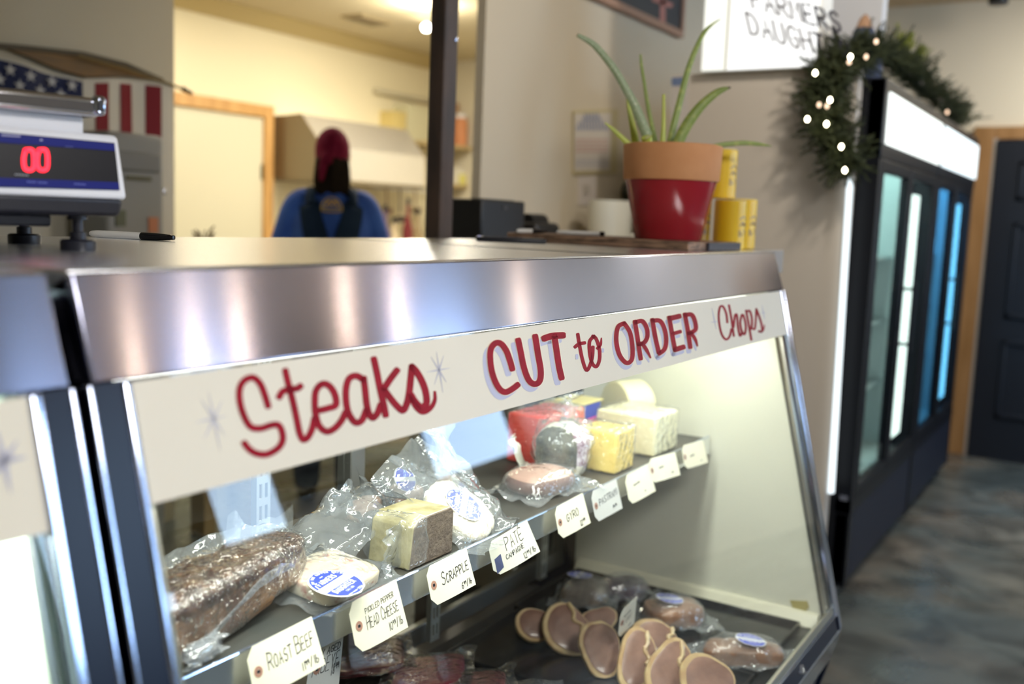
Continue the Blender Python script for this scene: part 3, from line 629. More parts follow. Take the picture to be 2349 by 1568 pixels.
link('power_button', lathe(B(), [(0, 0), (.004, 0), (.004, .002), (0, .0025)], o0+dx*.008+dn*.02+V((0, 0, .011)), 16), emis('button_glow', (.5, .5, .8), .6), tb)
def onb(px, x, r=.006): p = at(px, 524, 0, x); return V((x, p.y, BZ+r+.0003))
m1a = V((2.30, 1.41, BZ+.0065)); m1b = V((2.375, 1.36, BZ+.0065))
pen('short white marker with black cap on the board, left of the other pen', m1a, m1b, .006, .5, BARREL, CAPM)
pen('long white marker with dark tip on the board beside the red pot', V((2.385, 1.335, BZ+.0065)), V((2.42, 1.205, BZ+.0065)), .006, .10, BARREL, CAPM)
# back cabinet behind the case with printer and mug
cab = link('back_cabinet', box(bx((3.0, 1.80, .06), (4.35, 2.13, 1.30)), (2.98, 1.78, 1.30), (4.37, 2.145, 1.335)), pm('cabinet_laminate', (.36, .30, .20), .5), bevel=.003)
tag(cab, 'tall narrow counter cabinet against the partition wall behind the case', 'cabinet'); 
link('plinth', bx((3.03, 1.84, 0), (4.32, 2.12, .06)), GASKET, cab)
pr = thing('receipt_printer', 'black box-shaped receipt printer standing against the cream partition wall', 'printer', (3.2, 1.95, 1.335))
a = at(1106, 456, 1, 1.87); b_ = at(1206, 456, 1, 1.87)
PRM = pm('printer_black', (.010, .010, .011), .42)
link('body', bx((a.x, 1.87, 1.3355), (b_.x, 2.09, a.z)), PRM, pr, bevel=.008)
link('paper_slot', bx((a.x+.03, 1.90, a.z-.001), (b_.x-.03, 1.93, a.z+.003)), pm('slot_black', (.03, .03, .03), .3), pr)
link('badge', bx((a.x+.13, 1.867, a.z-.03), (a.x+.16, 1.871, a.z-.02)), pm('printer_badge', (.05, .05, .05), .3), pr)
dv = thing('label_printer', 'smaller low black device with rounded top right of the receipt printer', 'device', (3.7, 1.95, 1.335))
a = at(1232, 500, 1, 1.87); b_ = at(1288, 500, 1, 1.87)
link('body', bx((a.x, 1.87, 1.3355), (b_.x, 2.03, 1.415)), PRM, dv, bevel=.02, seg=4)
link('paper_roll', tube(B(), [(a.x+.06, 1.95, 1.417), (b_.x-.01, 1.95, 1.417)], .03, 16), PRM, dv)
mg = thing('white_mug', 'plain white mug standing behind the board left of the red pot', 'mug', (3.95, 1.90, 1.335))
a = at(1378, 500, 1, 1.90); b_ = at(1448, 500, 1, 1.90); mc = (a+b_)/2; mr = (b_.x-a.x)/2*.62; mh = at(1400, 459, 1, 1.9).z-1.336
WM = pm('mug_glaze', (.86, .86, .76), .2)
link('cup', lathe(B(), [(0, 0), (mr-.003, 0), (mr, .004), (mr, mh), (mr-.004, mh), (mr-.005, .01), (0, .008)], (mc.x, 1.93, 1.336), 36), WM, mg)
link('handle', tube(B(), [(mc.x+.02+.03*sin(t)*1.2, 1.93-mr-.028*sin(t)*0.9+.004, 1.336+mh*.52+mh*.34*cos(t)) for t in [pi*k/10 for k in range(11)]], .006, 8), WM, mg)
# ================================================================ FOOD IN THE CASE
SZ = .8525      # top of the shelf
def nz(p, s, seed=0): return noise.noise(V(p)*s+V((seed*7.3, seed*3.1, seed)))
def turb(p, s, seed=0): return abs(nz(p, s, seed))+.5*abs(nz(p, s*2.1, seed+1))+.25*abs(nz(p, s*4.3, seed+2))
def frame(yaw=0, tilt=0, roll_=0): return Matrix.Rotation(yaw, 4, 'Z') @ Matrix.Rotation(tilt, 4, 'X') @ Matrix.Rotation(roll_, 4, 'Y')
def blob(c, d, M=None, e=.55, amp=.004, s=25, seed=0, n=36, flatz=True, bend=0, taper=0):
    """superellipsoid lump with lumpy surface; c = centre of the underside when flatz"""
    bm = B(); M = M or Matrix.Identity(4); pw = lambda v, k: math.copysign(abs(v)**k, v); rows = []
    for i in range(n//2+1):
        a = -pi/2+pi*i/(n//2); row = []
        for j in range(n):
            t = 2*pi*j/n; p = V((pw(cos(a), e)*pw(cos(t), e)*d[0]/2, pw(cos(a), e)*pw(sin(t), e)*d[1]/2, pw(sin(a), e)*d[2]/2))
            f = 1-taper*(p.x/d[0]+.5); p.y *= f; p.z *= f; p.z += bend*(1-(2*p.x/d[0])**2)
            p += p.normalized()*(turb(p, s, seed)-.35)*amp*2
            if flatz: p.z = max(p.z, -d[2]/2)
            q = M @ p; row.append(bm.verts.new(V(c)+q+(V((0, 0, d[2]/2)) if flatz else V((0, 0, 0)))))
        rows.append(row)
    for a, b_ in zip(rows, rows[1:]):
        for j in range(n): bm.faces.new((a[j], a[(j+1) % n], b_[(j+1) % n], b_[j]))
    bmesh.ops.remove_doubles(bm, verts=bm.verts, dist=1e-5); return bm
def bag(c, lx, ly, H, M=None, seed=0, n=26, flare=1.45, wave=.012, asym=(0, 0), zmin=None):
    """vacuum bag: two crumpled sheets joined around a flat flared seam"""
    bm = B(); M = M or Matrix.Identity(4); T = []; Bt = []
    for i in range(n+1):
        rt, rb = [], []
        for j in range(n+1):
            u = (2*i/n-1)*flare; v = (2*j/n-1)*flare; k = 1+.12*nz((u, v, 0), 1.3, seed); r2 = (abs(u)**3+abs(v)**3)
            h = H*max(0, 1-r2)**.45; x = (u+asym[0]*max(0, u-.7))*lx/2*k; y = (v+asym[1]*max(0, v-.7))*ly/2*k; ed = min(1, max(0, r2-.6))
            cr_ = (abs(nz((x, y*.6, seed), 24, seed))-.25)*.8+(abs(nz((x, y, seed), 55, seed+3))-.25)*.25
            wv = wave*ed*1.8*nz((u, v, 3), 1.7, seed)+wave*cr_*.55
            for row, s in ((rt, 1), (rb, -1)):
                q = V(c)+M @ V((x, y, (h if s > 0 else -.15*h)+wv+s*.0006+(wave*.5)))
                if zmin is not None: q.z = max(q.z, zmin)
                row.append(bm.verts.new(q))
        T.append(rt); Bt.append(rb)
    for G in (T, Bt):
        for i in range(n):
            for j in range(n): bm.faces.new((G[i][j], G[i+1][j], G[i+1][j+1], G[i][j+1]))
    for i in range(n):
        for a, b_, c2, d in ((T[i][0], T[i+1][0], Bt[i+1][0], Bt[i][0]), (T[i][n], T[i+1][n], Bt[i+1][n], Bt[i][n]), (T[0][i], T[0][i+1], Bt[0][i+1], Bt[0][i]), (T[n][i], T[n][i+1], Bt[n][i+1], Bt[n][i])):
            bm.faces.new((a, b_, c2, d))
    return bm
def label_disc(c, e1, e2, r, par, bulge=0, z=0, text=True, curve=0):
    """round store sticker: white disc, two blue caps, slanted white band"""
    c, e1, e2 = V(c), V(e1).normalized(), V(e2).normalized(); nn = e1.cross(e2).normalized()
    F = lambda u, v, o=0: c+e1*(u*r)+e2*(v*r)+nn*(o-curve*(u*u+v*v))
    def disc(rad, o, lo=-9, hi=9):
        bm = B(); N = 12; vs = {}
        lo_, hi_ = max(lo, -rad), min(hi, rad); rows = []
        for i in range(N+1):
            v = lo_+(hi_-lo_)*i/N; w_ = math.sqrt(max(0, rad*rad-v*v)); rows.append([bm.verts.new(F(-w_+2*w_*j/12, v, o)) for j in range(13)])
        for a, b_ in zip(rows, rows[1:]):
            for j in range(12): bm.faces.new((a[j], a[j+1], b_[j+1], b_[j]))
        bmesh.ops.remove_doubles(bm, verts=bm.verts, dist=1e-6)
        g = bmesh.ops.extrude_face_region(bm, geom=bm.faces[:]); bmesh.ops.translate(bm, verts=[q for q in g['geom'] if isinstance(q, bmesh.types.BMVert)], vec=nn*.0003)
        return bm
    lb = link('sticker', disc(1, .0006), pm('sticker_white', (.85, .86, .88), .35), par)
    link('sticker_blue', disc(.93, .0010, .17, 9), BLUE, lb); link('sticker_blue', disc(.93, .0010, -9, -.17), BLUE, lb)
    if text:
        bm = B(); WT = pm('sticker_print', (.90, .90, .92), .4)
        for t_, y_, h_, x0_ in (("FARMERS'", .25, .22, 0), ('DAUGHTER', -.45, .22, 0), ('CALL US!', -.62, .09, 0), ('~~~', .58, .08, 0), ('~~~-~~~-2550', -.84, .10, 0)):
            S, wdt = write(t_, 0, 0, h_, h_*.13, slant=0, wob=0, gap=1.5, wx=.72 if h_ > .2 else .8)
            for L in S:
                for k in range(len(L)): L[k] = tuple((p[0]-wdt/2, p[1]+y_) for p in L[k])
            paint(bm, S, lambda u, v: F(u, v, .0014), nn*.0002)
        
        for k, ch in enumerate('~~~~ ON THE COPPER BRIDGE'):
            a = pi*(.97-.94*k/24); S, _ = write(ch, -.03, 0, .09, .02, slant=0, wob=0)
            paint(bm, S, lambda u, v: F(cos(a)*(.78+v)+u*sin(a), sin(a)*(.78+v)-u*cos(a), .0014), nn*.0002)
        link('sticker_print', bm, WT, lb, smooth=False)
    return lb
def two_tone(o, mat2, test):
    o.data.materials.append(mat2)
    for p in o.data.polygons:
        if test(p.normal, p.center): p.material_index = 1
# ---- roast beef
ra, rb_ = at(455, 1520, 2, SZ), at(700, 1388, 2, SZ); ang = math.atan2(rb_.y-ra.y, rb_.x-ra.x)
rc = (ra+rb_)/2 + V((-sin(ang), cos(ang), 0))*.058 - V((cos(ang), sin(ang), 0))*.02
rf = thing('roast_beef', 'vacuum-packed chunk of brown roast beef at the near end of the shelf', 'roast beef', (rc.x, rc.y, SZ))
CRUST = pm('roast_crust', (.030, .009, .004), .34, 0, (.15, .065, .018), 38, bump=.6, bscale=55, coat=.15, lo=.42, hi=.80)
CUTB = pm('roast_cut', (.065, .030, .018), .45, 0, (.19, .105, .050), 14, bump=.2, bscale=60, coat=.1)
RM = Matrix.Rotation(ang, 4, 'Z')
mo = link('meat', blob(rc, (.345, .118, .100), RM @ Matrix.Rotation(radians(-4), 4, 'Y'), e=.42, amp=.008, s=22, seed=3, n=72, taper=.30), CRUST, rf)
two_tone(mo, CUTB, lambda n_, c_: n_.y < -.45 and n_.z < .45 and c_.z < SZ+.062)
SMO = film('seal_film', (.96, .97, .98), gloss=.10, rough=.16, haze=.34, hcol=(.50, .52, .56), bump=.6, bs=45)
P = [rc+RM @ V(q) for q in ((-.13, -.068, .028), (-.08, -.070, .033), (-.03, -.064, .052), (.03, -.056, .066), (.08, -.050, .070), (.12, -.045, .063))]
bm = B(); up_ = V((0, -.25, 1)).normalized(); A_ = [bm.verts.new(p+up_*(.006+.004*sin(i*2.1))) for i, p in enumerate(P)]; B_ = [bm.verts.new(p-up_*(.007+.003*cos(i*1.7))) for i, p in enumerate(P)]
for i in range(5): bm.faces.new((A_[i], A_[i+1], B_[i+1], B_[i]))
g = bmesh.ops.extrude_face_region(bm, geom=bm.faces[:]); bmesh.ops.translate(bm, verts=[q for q in g['geom'] if isinstance(q, bmesh.types.BMVert)], vec=(0, -.0012, 0))
bmesh.ops.subdivide_edges(bm, edges=bm.edges[:], cuts=2)
for v in bm.verts: v.co += V((0, -1, .3))*.004*nz(v.co, 70)
link('seal_strip', bm, SMO, rf)
link('film_fold', bag(rc+RM @ V((-.095, -.066, .020)), .052, .02, .012, RM @ Matrix.Rotation(radians(70), 4, 'X'), seed=5, n=12, wave=.012), SMO, rf)
link('vacuum_film', blob(rc-V((0, 0, .0)), (.351, .124, .104), RM @ Matrix.Rotation(radians(-4), 4, 'Y'), e=.42, amp=.008, s=22, seed=3, n=48, taper=.30), film('vacuum_film_tight', (.98, .98, .98), gloss=-.05, ior=1.22, rough=.14, haze=.0, bump=.5, bs=28), rf)
link('film_tail', bag(rc+RM @ V((.02, .075, .045)), .20, .06, .004, RM @ Matrix.Rotation(radians(40), 4, 'X'), seed=9, wave=.02), FILM, rf)
# ---- head cheese
hc_ = at(765, 1372, 2, SZ); 
hd = thing('head_cheese', 'pale marbled head cheese slab in a clear bag with round blue and white sticker', 'head cheese', (hc_.x, hc_.y, SZ))
HM = frame(radians(6), radians(9), 0); hcc = V((1.118, .998, SZ+.001))
HCM = pm('head_cheese', (.56, .48, .36), .35, 0, (.30, .07, .05), 48, coat=.2, lo=.56, hi=.72)
link('meat', blob(hcc+V((0, 0, .004)), (.140, .112, .028), HM, e=.35, amp=.002, s=30, seed=4, n=44), HCM, hd)
link('vacuum_bag', bag(hcc+V((.0, .004, .004)), .156, .122, .033, HM, seed=2, n=34, flare=1.26, wave=.010, asym=(.15, .7), zmin=SZ+.0006), FILM, hd)
link('bag_tail', bag(hcc+V((.115, .085, .045)), .17, .10, .012, frame(radians(12), radians(24), radians(-14)), seed=12, n=30, wave=.030, flare=1.2, zmin=SZ+.0006), FILM, hd)
link('bag_tail', bag(hcc+V((-.035, .10, .040)), .09, .10, .006, frame(radians(-20), radians(40), 0), seed=14, n=22, wave=.024, flare=1.2), FILM, hd)
e1h, e2h = (HM @ V((1, .08, 0))), (HM @ V((-.08, 1, 0)))
lc = hit(771, 1338, hcc+V((0, 0, .041)), (HM @ V((0, 0, 1))))
label_disc(lc, e1h, e2h, .0425, hd)
# ---- scrapple
sb = thing('scrapple_block', 'grey-brown scrapple loaf end in clear wrap behind the price tag', 'scrapple', (1.31, .98, SZ))
SCM = pm('scrapple_cut', (.125, .092, .070), .75, 0, (.19, .145, .11), 70, bump=.25, bscale=160); SCF = pm('scrapple_skin', (.27, .23, .10), .40, 0, (.46, .41, .24), 28, bump=.25, bscale=60, coat=.3)
x0, x1, y0, y1 = 1.250, 1.372, .946, 1.034; hh = .082
bm = prism(B(), [(x0, y0, SZ+.0004), (x1, y0, SZ+.0004), (x1+.003, y0+.001, SZ+hh*.9), (x1-.006, y0+.001, SZ+hh), (x0+.028, y0+.001, SZ+hh), (x0+.010, y0, SZ+hh*.86)], (0, y1-y0, .0))
bmesh.ops.subdivide_edges(bm, edges=bm.edges[:], cuts=3, use_grid_fill=True)
so = link('loaf', bm, SCF, sb, bevel=.003); two_tone(so, SCM, lambda n_, c_: n_.y < -.6)
link('wrap', blob((x0+.018, (y0+y1)/2, SZ+.0006), (.050, y1-y0+.018, hh*1.02), e=.35, amp=.006, s=40, seed=8, n=40), FILM, sb)
link('wrap_fold', bag((x0-.002, y0+.03, SZ+.04), .07, .05, .004, frame(0, radians(90), radians(15)), seed=21, n=16, wave=.012, zmin=SZ+.0006), FILM, sb)
# ---- pate disc
pp = thing('pate_disc', 'round white-rinded pate in a tall crumpled clear bag with a washed-out sticker', 'pate', (1.47, .99, SZ))
PM_ = frame(radians(20), radians(34), radians(-8)); pc = V((1.468, 1.0, SZ+.040))
link('pate', blob(pc, (.140, .140, .034), PM_, e=.75, amp=.003, s=40, seed=6, n=40, flatz=False), pm('pate_rind', (.84, .80, .70), .6, 0, (.70, .60, .45), 60, bump=.6, bscale=110), pp)
label_disc(pc+PM_ @ V((-.004, .0, .0185)), PM_ @ V((1, .3, 0)), PM_ @ V((-.3, 1, 0)), .040, pp)
link('vacuum_bag', bag(pc+PM_ @ V((0, .012, -.004)), .165, .165, .030, PM_, seed=31, n=40, flare=1.36, wave=.022, asym=(.2, .6), zmin=SZ+.0006), FILM, pp)
link('bag_tail', bag(pc+V((.045, .055, .055)), .10, .16, .004, frame(radians(15), radians(62), radians(10)), seed=33, n=24, wave=.022, flare=1.25), FILM, pp)
link('crust_edge', tube(B(), [tuple(pc+PM_ @ V((.070*cos(t), .070*sin(t), -.014))) for t in [-2.3+k*.12 for k in range(12)]], .004, 6), pm('pate_crust', (.34, .16, .07), .6), pp)
# ---- bagged sausages behind
SAU = pm('sausage_meat', (.26, .13, .085), .4, 0, (.45, .28, .20), 45, coat=.4)
for (px, py, lx, ly, sd, rz, lab) in ((838, 1172, .13, .08, 41, .3, 'crumpled clear bag of brown sausage at the left, behind the scrapple'), (925, 1140, .115, .10, 43, -.3, 'upright crumpled clear bag with blue sticker behind the scrapple'), (1030, 1118, .12, .09, 45, .2, 'crumpled clear bag right behind the round white pate')):
    c_ = at(px, py, 2, SZ+.02); t = thing('sausage_bag', lab, 'bagged sausage', (c_.x, c_.y, SZ), 0, 'clear bags at the back of the shelf'); M = frame(rz, radians(18), radians(8))
    cz = V((c_.x, c_.y, SZ+.012))
    link('sausage', blob(cz+V((0, 0, -.008)), (lx*.8, .05, .042), Matrix.Rotation(rz, 4, 'Z'), e=.8, amp=.004, seed=sd, n=30), SAU, t)
    link('vacuum_bag', bag(cz, lx, ly, .045, M, seed=sd, n=34, wave=.030, flare=1.4, asym=(.2, .2), zmin=SZ+.0006), FILM, t)
    if sd == 43: label_disc(cz+V((-.02, -.018, .052)), M @ V((1, 0, 0)), V((0, .35, 1)), .026, t, text=False)
# ---- liver sausage slab
t = thing('liverwurst_slab', 'smooth pink oval slab of liverwurst with brown sides in clear film', 'liverwurst', (1.79, 1.0, SZ))
lc_ = V((1.80, 1.02, SZ+.0005)); LP = pm('liverwurst_top', (.36, .20, .15), .45, 0, (.43, .25, .19), 40, coat=.3); LS = pm('liverwurst_side', (.13, .06, .05), .4)
bm = blob(lc_, (.165, .115, .052), Matrix.Rotation(radians(-12), 4, 'Z') @ Matrix.Rotation(radians(4), 4, 'X'), e=.80, amp=.001, n=44, seed=2); o = link('slab', bm, LS, t); two_tone(o, LP, lambda n_, c_: n_.z > .75)
link('vacuum_film', bag(lc_+V((0, -.004, .006)), .18, .125, .05, Matrix.Rotation(radians(-12), 4, 'Z'), seed=51, n=26, wave=.010, flare=1.28, zmin=SZ+.0006), FILM, t)
# ---- wrapped truffle ham
t = thing('marbled_ham', 'round marbled ham end with black rind in white wrapping and clear film', 'ham', (1.93, 1.0, SZ))
tc_ = V((1.94, 1.045, SZ+.0005)); o = link('meat', blob(tc_, (.125, .120, .125), Matrix.Rotation(.3, 4, 'Z'), e=.8, amp=.004, s=20, n=44, seed=5), pm('white_fat', (.78, .75, .64), .5, 0, (.66, .62, .50), 30), t)
two_tone(o, pm('marbled_meat', (.16, .06, .10), .4, 0, (.62, .54, .58), 70, lo=.42, hi=.62), lambda n_, c_: n_.y < -.35 and abs(c_.x-tc_.x-.0) < .035 and SZ+.035 < c_.z < SZ+.11)
o.data.materials.append(pm('black_rind', (.012, .012, .007), .6, 0, (.085, .075, .04), 50, bump=.5, bscale=90))
for p in o.data.polygons:
    if p.center.x < tc_.x-.033 and p.center.z > SZ+.02: p.material_index = 2
link('film_wrap', blob(tc_, (.135, .13, .133), Matrix.Rotation(.3, 4, 'Z'), e=.75, amp=.010, s=28, n=40, seed=7), FILM, t)
link('film_knot', bag(tc_+V((0, .0, .15)), .06, .05, .006, frame(0, radians(80), 0), seed=55, n=16, wave=.02), FILM, t)
# ---- cheeses
def block(name, label, cat, a, b_, mat, seed=1, film_=True, bev=.006, mats=None):
    t = thing(name, label, cat, ((a[0]+b_[0])/2, (a[1]+b_[1])/2, SZ)); link('cheese', bx(a, b_), mat, t, bevel=bev, seg=3)
    if film_: link('vacuum_film', blob(((a[0]+b_[0])/2, (a[1]+b_[1])/2, a[2]), (b_[0]-a[0]+.010, b_[1]-a[1]+.010, b_[2]-a[2]+.008), e=.16, amp=.003, s=45, seed=seed, n=48), film('cheese_film', (.99, .99, .99), gloss=.03, rough=.1, haze=.03, bump=1, bs=45), t)
    return t
z0 = SZ+.001
block('red_wax_cheese', 'bright red waxed cheese block behind the marbled ham', 'cheese', (1.98, 1.11, z0), (2.17, 1.22, z0+.118), pm('red_wax', (.62, .035, .025), .3, 0, (.70, .06, .04), 8), 3)
block('yellow_cheese', 'deep yellow cheese block wrapped in film right of the marbled ham', 'cheese', (2.03, .955, z0), (2.13, 1.06, z0+.098), pm('yellow_cheese', (.86, .62, .12), .4, 0, (.88, .68, .20), 10), 5)
block('white_cheese', 'large pale cream cheese block nearest the far end of the shelf', 'cheese', (2.25, .955, z0), (2.40, 1.12, z0+.100), pm('cream_cheese', (.84, .79, .50), .5, 0, (.86, .82, .56), 10), 6)
t = thing('round_cheese', 'pale half cheese wheel standing behind the cream cheese block', 'cheese', (2.47, 1.16, SZ))
link('cheese', lathe(B(), [(0, 0), (.068, 0), (.072, .004), (.072, .085), (.068, .09), (0, .09)], n=40, M=Matrix.Translation((2.44, 1.16, SZ+.073)) @ Matrix.Rotation(radians(62), 4, 'Z') @ Matrix.Rotation(pi/2, 4, 'X')), pm('pale_wheel', (.84, .78, .48), .5), t)
t = thing('cheese_packet', 'flat blue and yellow printed cheese packet lying across the back of the shelf', 'packet', (2.3, 1.21, SZ))
link('sleeve', bx((2.20, 1.17, z0+.03), (2.38, 1.26, z0+.100)), pm('packet_blue', (.03, .06, .42), .3), t, bevel=.006)
link('yellow_band', bx((2.20, 1.165, z0+.1003), (2.38, 1.26, z0+.104)), pm('packet_yellow', (.80, .70, .30), .4), t)
link('pink_band', bx((2.1985, 1.1685, z0+.03), (2.38, 1.1700, z0+.060)), pm('packet_pink', (.78, .06, .32), .4), t)
link('lower_packet', bx((2.20, 1.17, z0), (2.38, 1.27, z0+.03)), pm('packet_white', (.7, .7, .66), .4), t)
t = link('folded_paper', bag((1.885, 1.135, SZ+.045), .07, .075, .002, frame(.4, radians(66), 0), seed=61, n=14, wave=.012, flare=1.1, zmin=SZ+.0006), pm('wax_paper', (.70, .70, .62), .5)); tag(t, 'crumpled white waxed paper standing between the pink slab and the red cheese', 'paper')
# ---- price tags on the rail
PENW = 1.5
def price_tag(tl, tr, hgt, lines, label, mat=PAPER, yy=.9185, ring=True, lean=.25, group='price tags clipped to the shelf rail', plain=False, curl=.004, stamp=False):
    A_ = at(*tl, 1, yy); C_ = at(*tr, 1, yy); e = (C_-A_); wd = e.length; e.normalize(); dn = V((0, -lean, -1)); dn = (dn-e*dn.dot(e)).normalized()
    nn = e.cross(-dn).normalized()
    if nn.y > 0: nn = -nn
    t = thing('price_tag', label, 'price tag', A_, 0, group)
    F = lambda u, v, o=0: A_+e*u+dn*v+nn*(o+curl*sin(pi*min(1, max(0, u/wd)))*(v/hgt)+curl*1.5*(u/wd)**3*(v/hgt))
    ch = hgt*.20; out = [(0, ch), (ch*.8, 0), (wd*.5, 0), (wd, 0), (wd, hgt*.5), (wd, hgt), (wd*.5, hgt), (ch*.8, hgt), (0, hgt-ch), (0, hgt*.5)]
    bm = B(); N, Mv = 10, 5; rows = []
    for i in range(N+1):
        u = wd*i/N; lo = max(0, ch*(1-u/(ch*.8))) if u < ch*.8 else 0; rows.append([bm.verts.new(F(u, lo+(hgt-2*lo)*j/Mv)) for j in range(Mv+1)])
    for a, b_ in zip(rows, rows[1:]):
        for j in range(Mv): bm.faces.new((a[j], a[j+1], b_[j+1], b_[j]))
    g = bmesh.ops.extrude_face_region(bm, geom=bm.faces[:]); bmesh.ops.translate(bm, verts=[q for q in g['geom'] if isinstance(q, bmesh.types.BMVert)], vec=nn*.0005)
    link('card', bm, mat, t)
    if ring:
        bm = B(); S = [ribbon2d([(ch*.95+cos(a)*.0048, hgt*.5+sin(a)*.0052) for a in [2*pi*k/12 for k in range(13)]], .0042, n=2)]
        paint(bm, S, lambda u, v: F(u, v, .0007), nn*.0003); r_ = link('hole_ring', bm, pm('ring_reinforcement', (.42, .22, .16), .6), t, smooth=False)
        bm = B(); paint(bm, [ribbon2d([(ch*.95-.0008, hgt*.5), (ch*.95+.0008, hgt*.5)], .0046, n=2)], lambda u, v: F(u, v, .0008), nn*.0003); link('hole', bm, INK, r_, smooth=False)
    if stamp:
        bm = B(); paint(bm, [[((wd*.06, hgt*.52), (wd*.20, hgt*.46)), ((wd*.05, hgt*.95), (wd*.19, hgt*.85))]], lambda u, v: F(u, v, .0007), nn*.0003); link('stamp', bm, pm('stamp_navy', (.06, .07, .16), .5), t, smooth=False)
    for k, ln in enumerate(lines):
        txt, x, y, h = ln[:4]; f_ = ln[4] if len(ln) > 4 else 1; pw_ = PENW*(ln[5] if len(ln) > 5 else .0010); xe = ln[6] if len(ln) > 6 else .95
        _, w0 = write(txt, 0, 0, h*hgt, pw_, gap=1.4, wob=.25, wx=.85, first=f_); S, _ = write(txt, 0, 0, h*hgt, pw_, gap=1.4, wob=.25, wx=.85, first=f_)
        fs = min(1.15, (xe-x)*wd/w0); S = [[((a[0]*fs, a[1]), (b2[0]*fs, b2[1])) for a, b2 in L] for L in S]
        bm = B(); paint(bm, S, lambda u, v: F(x*wd+u, y*hgt-v-u*.06, .0007), nn*.0002); link('handwriting', bm, INK, t, smooth=False)
    return t
price_tag((562, 1490), (714, 1413), .068, [('ROAST BEEF', .24, .58, .24, 1.35), ('11^99^/lb', .66, .90, .15, 1, .0008)], 'cream price tag handwritten Roast Beef, nearest tag on the shelf rail', curl=.006)
price_tag((796, 1385), (908, 1328), .076, [('PICKLED PEPPER', .28, .34, .10, 1, .0006, .88), ('HEAD CHEESE', .26, .64, .19, 1.3, .0009, .92), ('10^99^/lb', .64, .88, .15, 1, .0008)], 'cream price tag handwritten Pickled Pepper Head Cheese')
price_tag((975, 1302), (1069, 1255), .065, [('SCRAPPLE', .28, .60, .22, 1.4), ('6^99^/lb', .68, .92, .14, 1, .0008)], 'cream price tag handwritten Scrapple in front of the loaf')
price_tag((1118, 1246), (1208, 1192), .062, [('PATÉ', .34, .46, .32, 1.1, .0009, .80), ('CAMPAGNE', .28, .70, .13, 1, .0008, .85), ('12^99^/lb', .62, .94, .15, 1, .0008)], 'wavy cream tag handwritten Pate Campagne with a small dark stamp', mat=pm('tag_card_plain', (.70, .68, .58), .65), ring=False, curl=.010, stamp=True)
price_tag((1270, 1165), (1336, 1130), .064, [('GYRO', .30, .60, .22), ('12^99^', .66, .92, .16)], 'cream price tag handwritten Gyro below the pink slab')
price_tag((1354, 1128), (1413, 1098), .066, [('PASTRAMI', .22, .55, .20), ('~~', .66, .86, .18)], 'greyish price tag handwritten Pastrami beside the gyro tag', mat=GREYCARD, curl=.002)
price_tag((1432, 1092), (1487, 1063), .066, [('~~~~', .25, .5, .14, 1, .0005), ('~', .6, .85, .12, 1, .0005)], 'blank-looking bright price tag below the yellow cheese, faint writing', ring=False)
price_tag((1487, 1052), (1548, 1036), .058, [('~~~', .3, .55, .18, 1, .0006), ('~~', .7, .85, .14, 1, .0006)], 'bright price tag with dark hole below the cream cheese block, second from the far end')
price_tag((1563, 1022), (1612, 1009), .060, [('~~~', .28, .6, .18, 1, .0006), ('~', .7, .88, .14, 1, .0006)], 'last cream price tag at the far end of the shelf rail')
t = price_tag((716, 1478), (788, 1450), .086, [('DRY AGED', .10, .30, .12), ('RIBEYE', .12, .60, .26, 1.1), ('18^99^', .68, .70, .18)], 'grey card handwritten Dry Aged Ribeye hanging below the shelf rail', mat=pm('dim_card', (.62, .62, .60), .65), yy=.960, lean=-.1, group=None)
c_ = at(760, 1462, 1, .960); link('hanger', bx((c_.x-.004, .957, .800), (c_.x+.004, .960, .842)), pm('clear_hanger', (.5, .5, .5), .3), t)
# ================================================================ LOWER DECK
DZ = .393
TR = pm('black_tray', (.012, .012, .014), .18)
def tray(a, b_, z, label):
    x0, y0, x1, y1 = *a, *b_; bm = bx((x0, y0, z), (x1, y1, z+.004))
    for p, q in (((x0, y0, z), (x1, y0+.006, z+.018)), ((x0, y1-.006, z), (x1, y1, z+.018)), ((x0, y0, z), (x0+.006, y1, z+.018)), ((x1-.006, y0, z), (x1, y1, z+.018))): box(bm, p, q)
    return tag(link('black_tray', bm, TR, bevel=.002), label, 'tray')
tray((1.84, .64), (2.17, 1.28), DZ, 'black plastic tray under the fanned pork chops')
tray((2.18, .64), (2.54, 1.30), DZ, 'black plastic tray against the end wall under the packed hams')
MEATF = pm('pork_face', (.20, .105, .078), .42, 0, (.28, .155, .115), 26, coat=.25, bump=.1, bscale=90); FAT = pm('pork_fat', (.56, .42, .22), .4, 0, (.44, .28, .14), 30, coat=.2)
nrm = V((-.50, -.52, .70)).normalized(); ea = nrm.cross(V((0, 0, 1))).normalized()*-1; eb = nrm.cross(ea).normalized()
if eb.z < 0: eb = -eb
if ea.dot(CR) < 0: ea = -ea
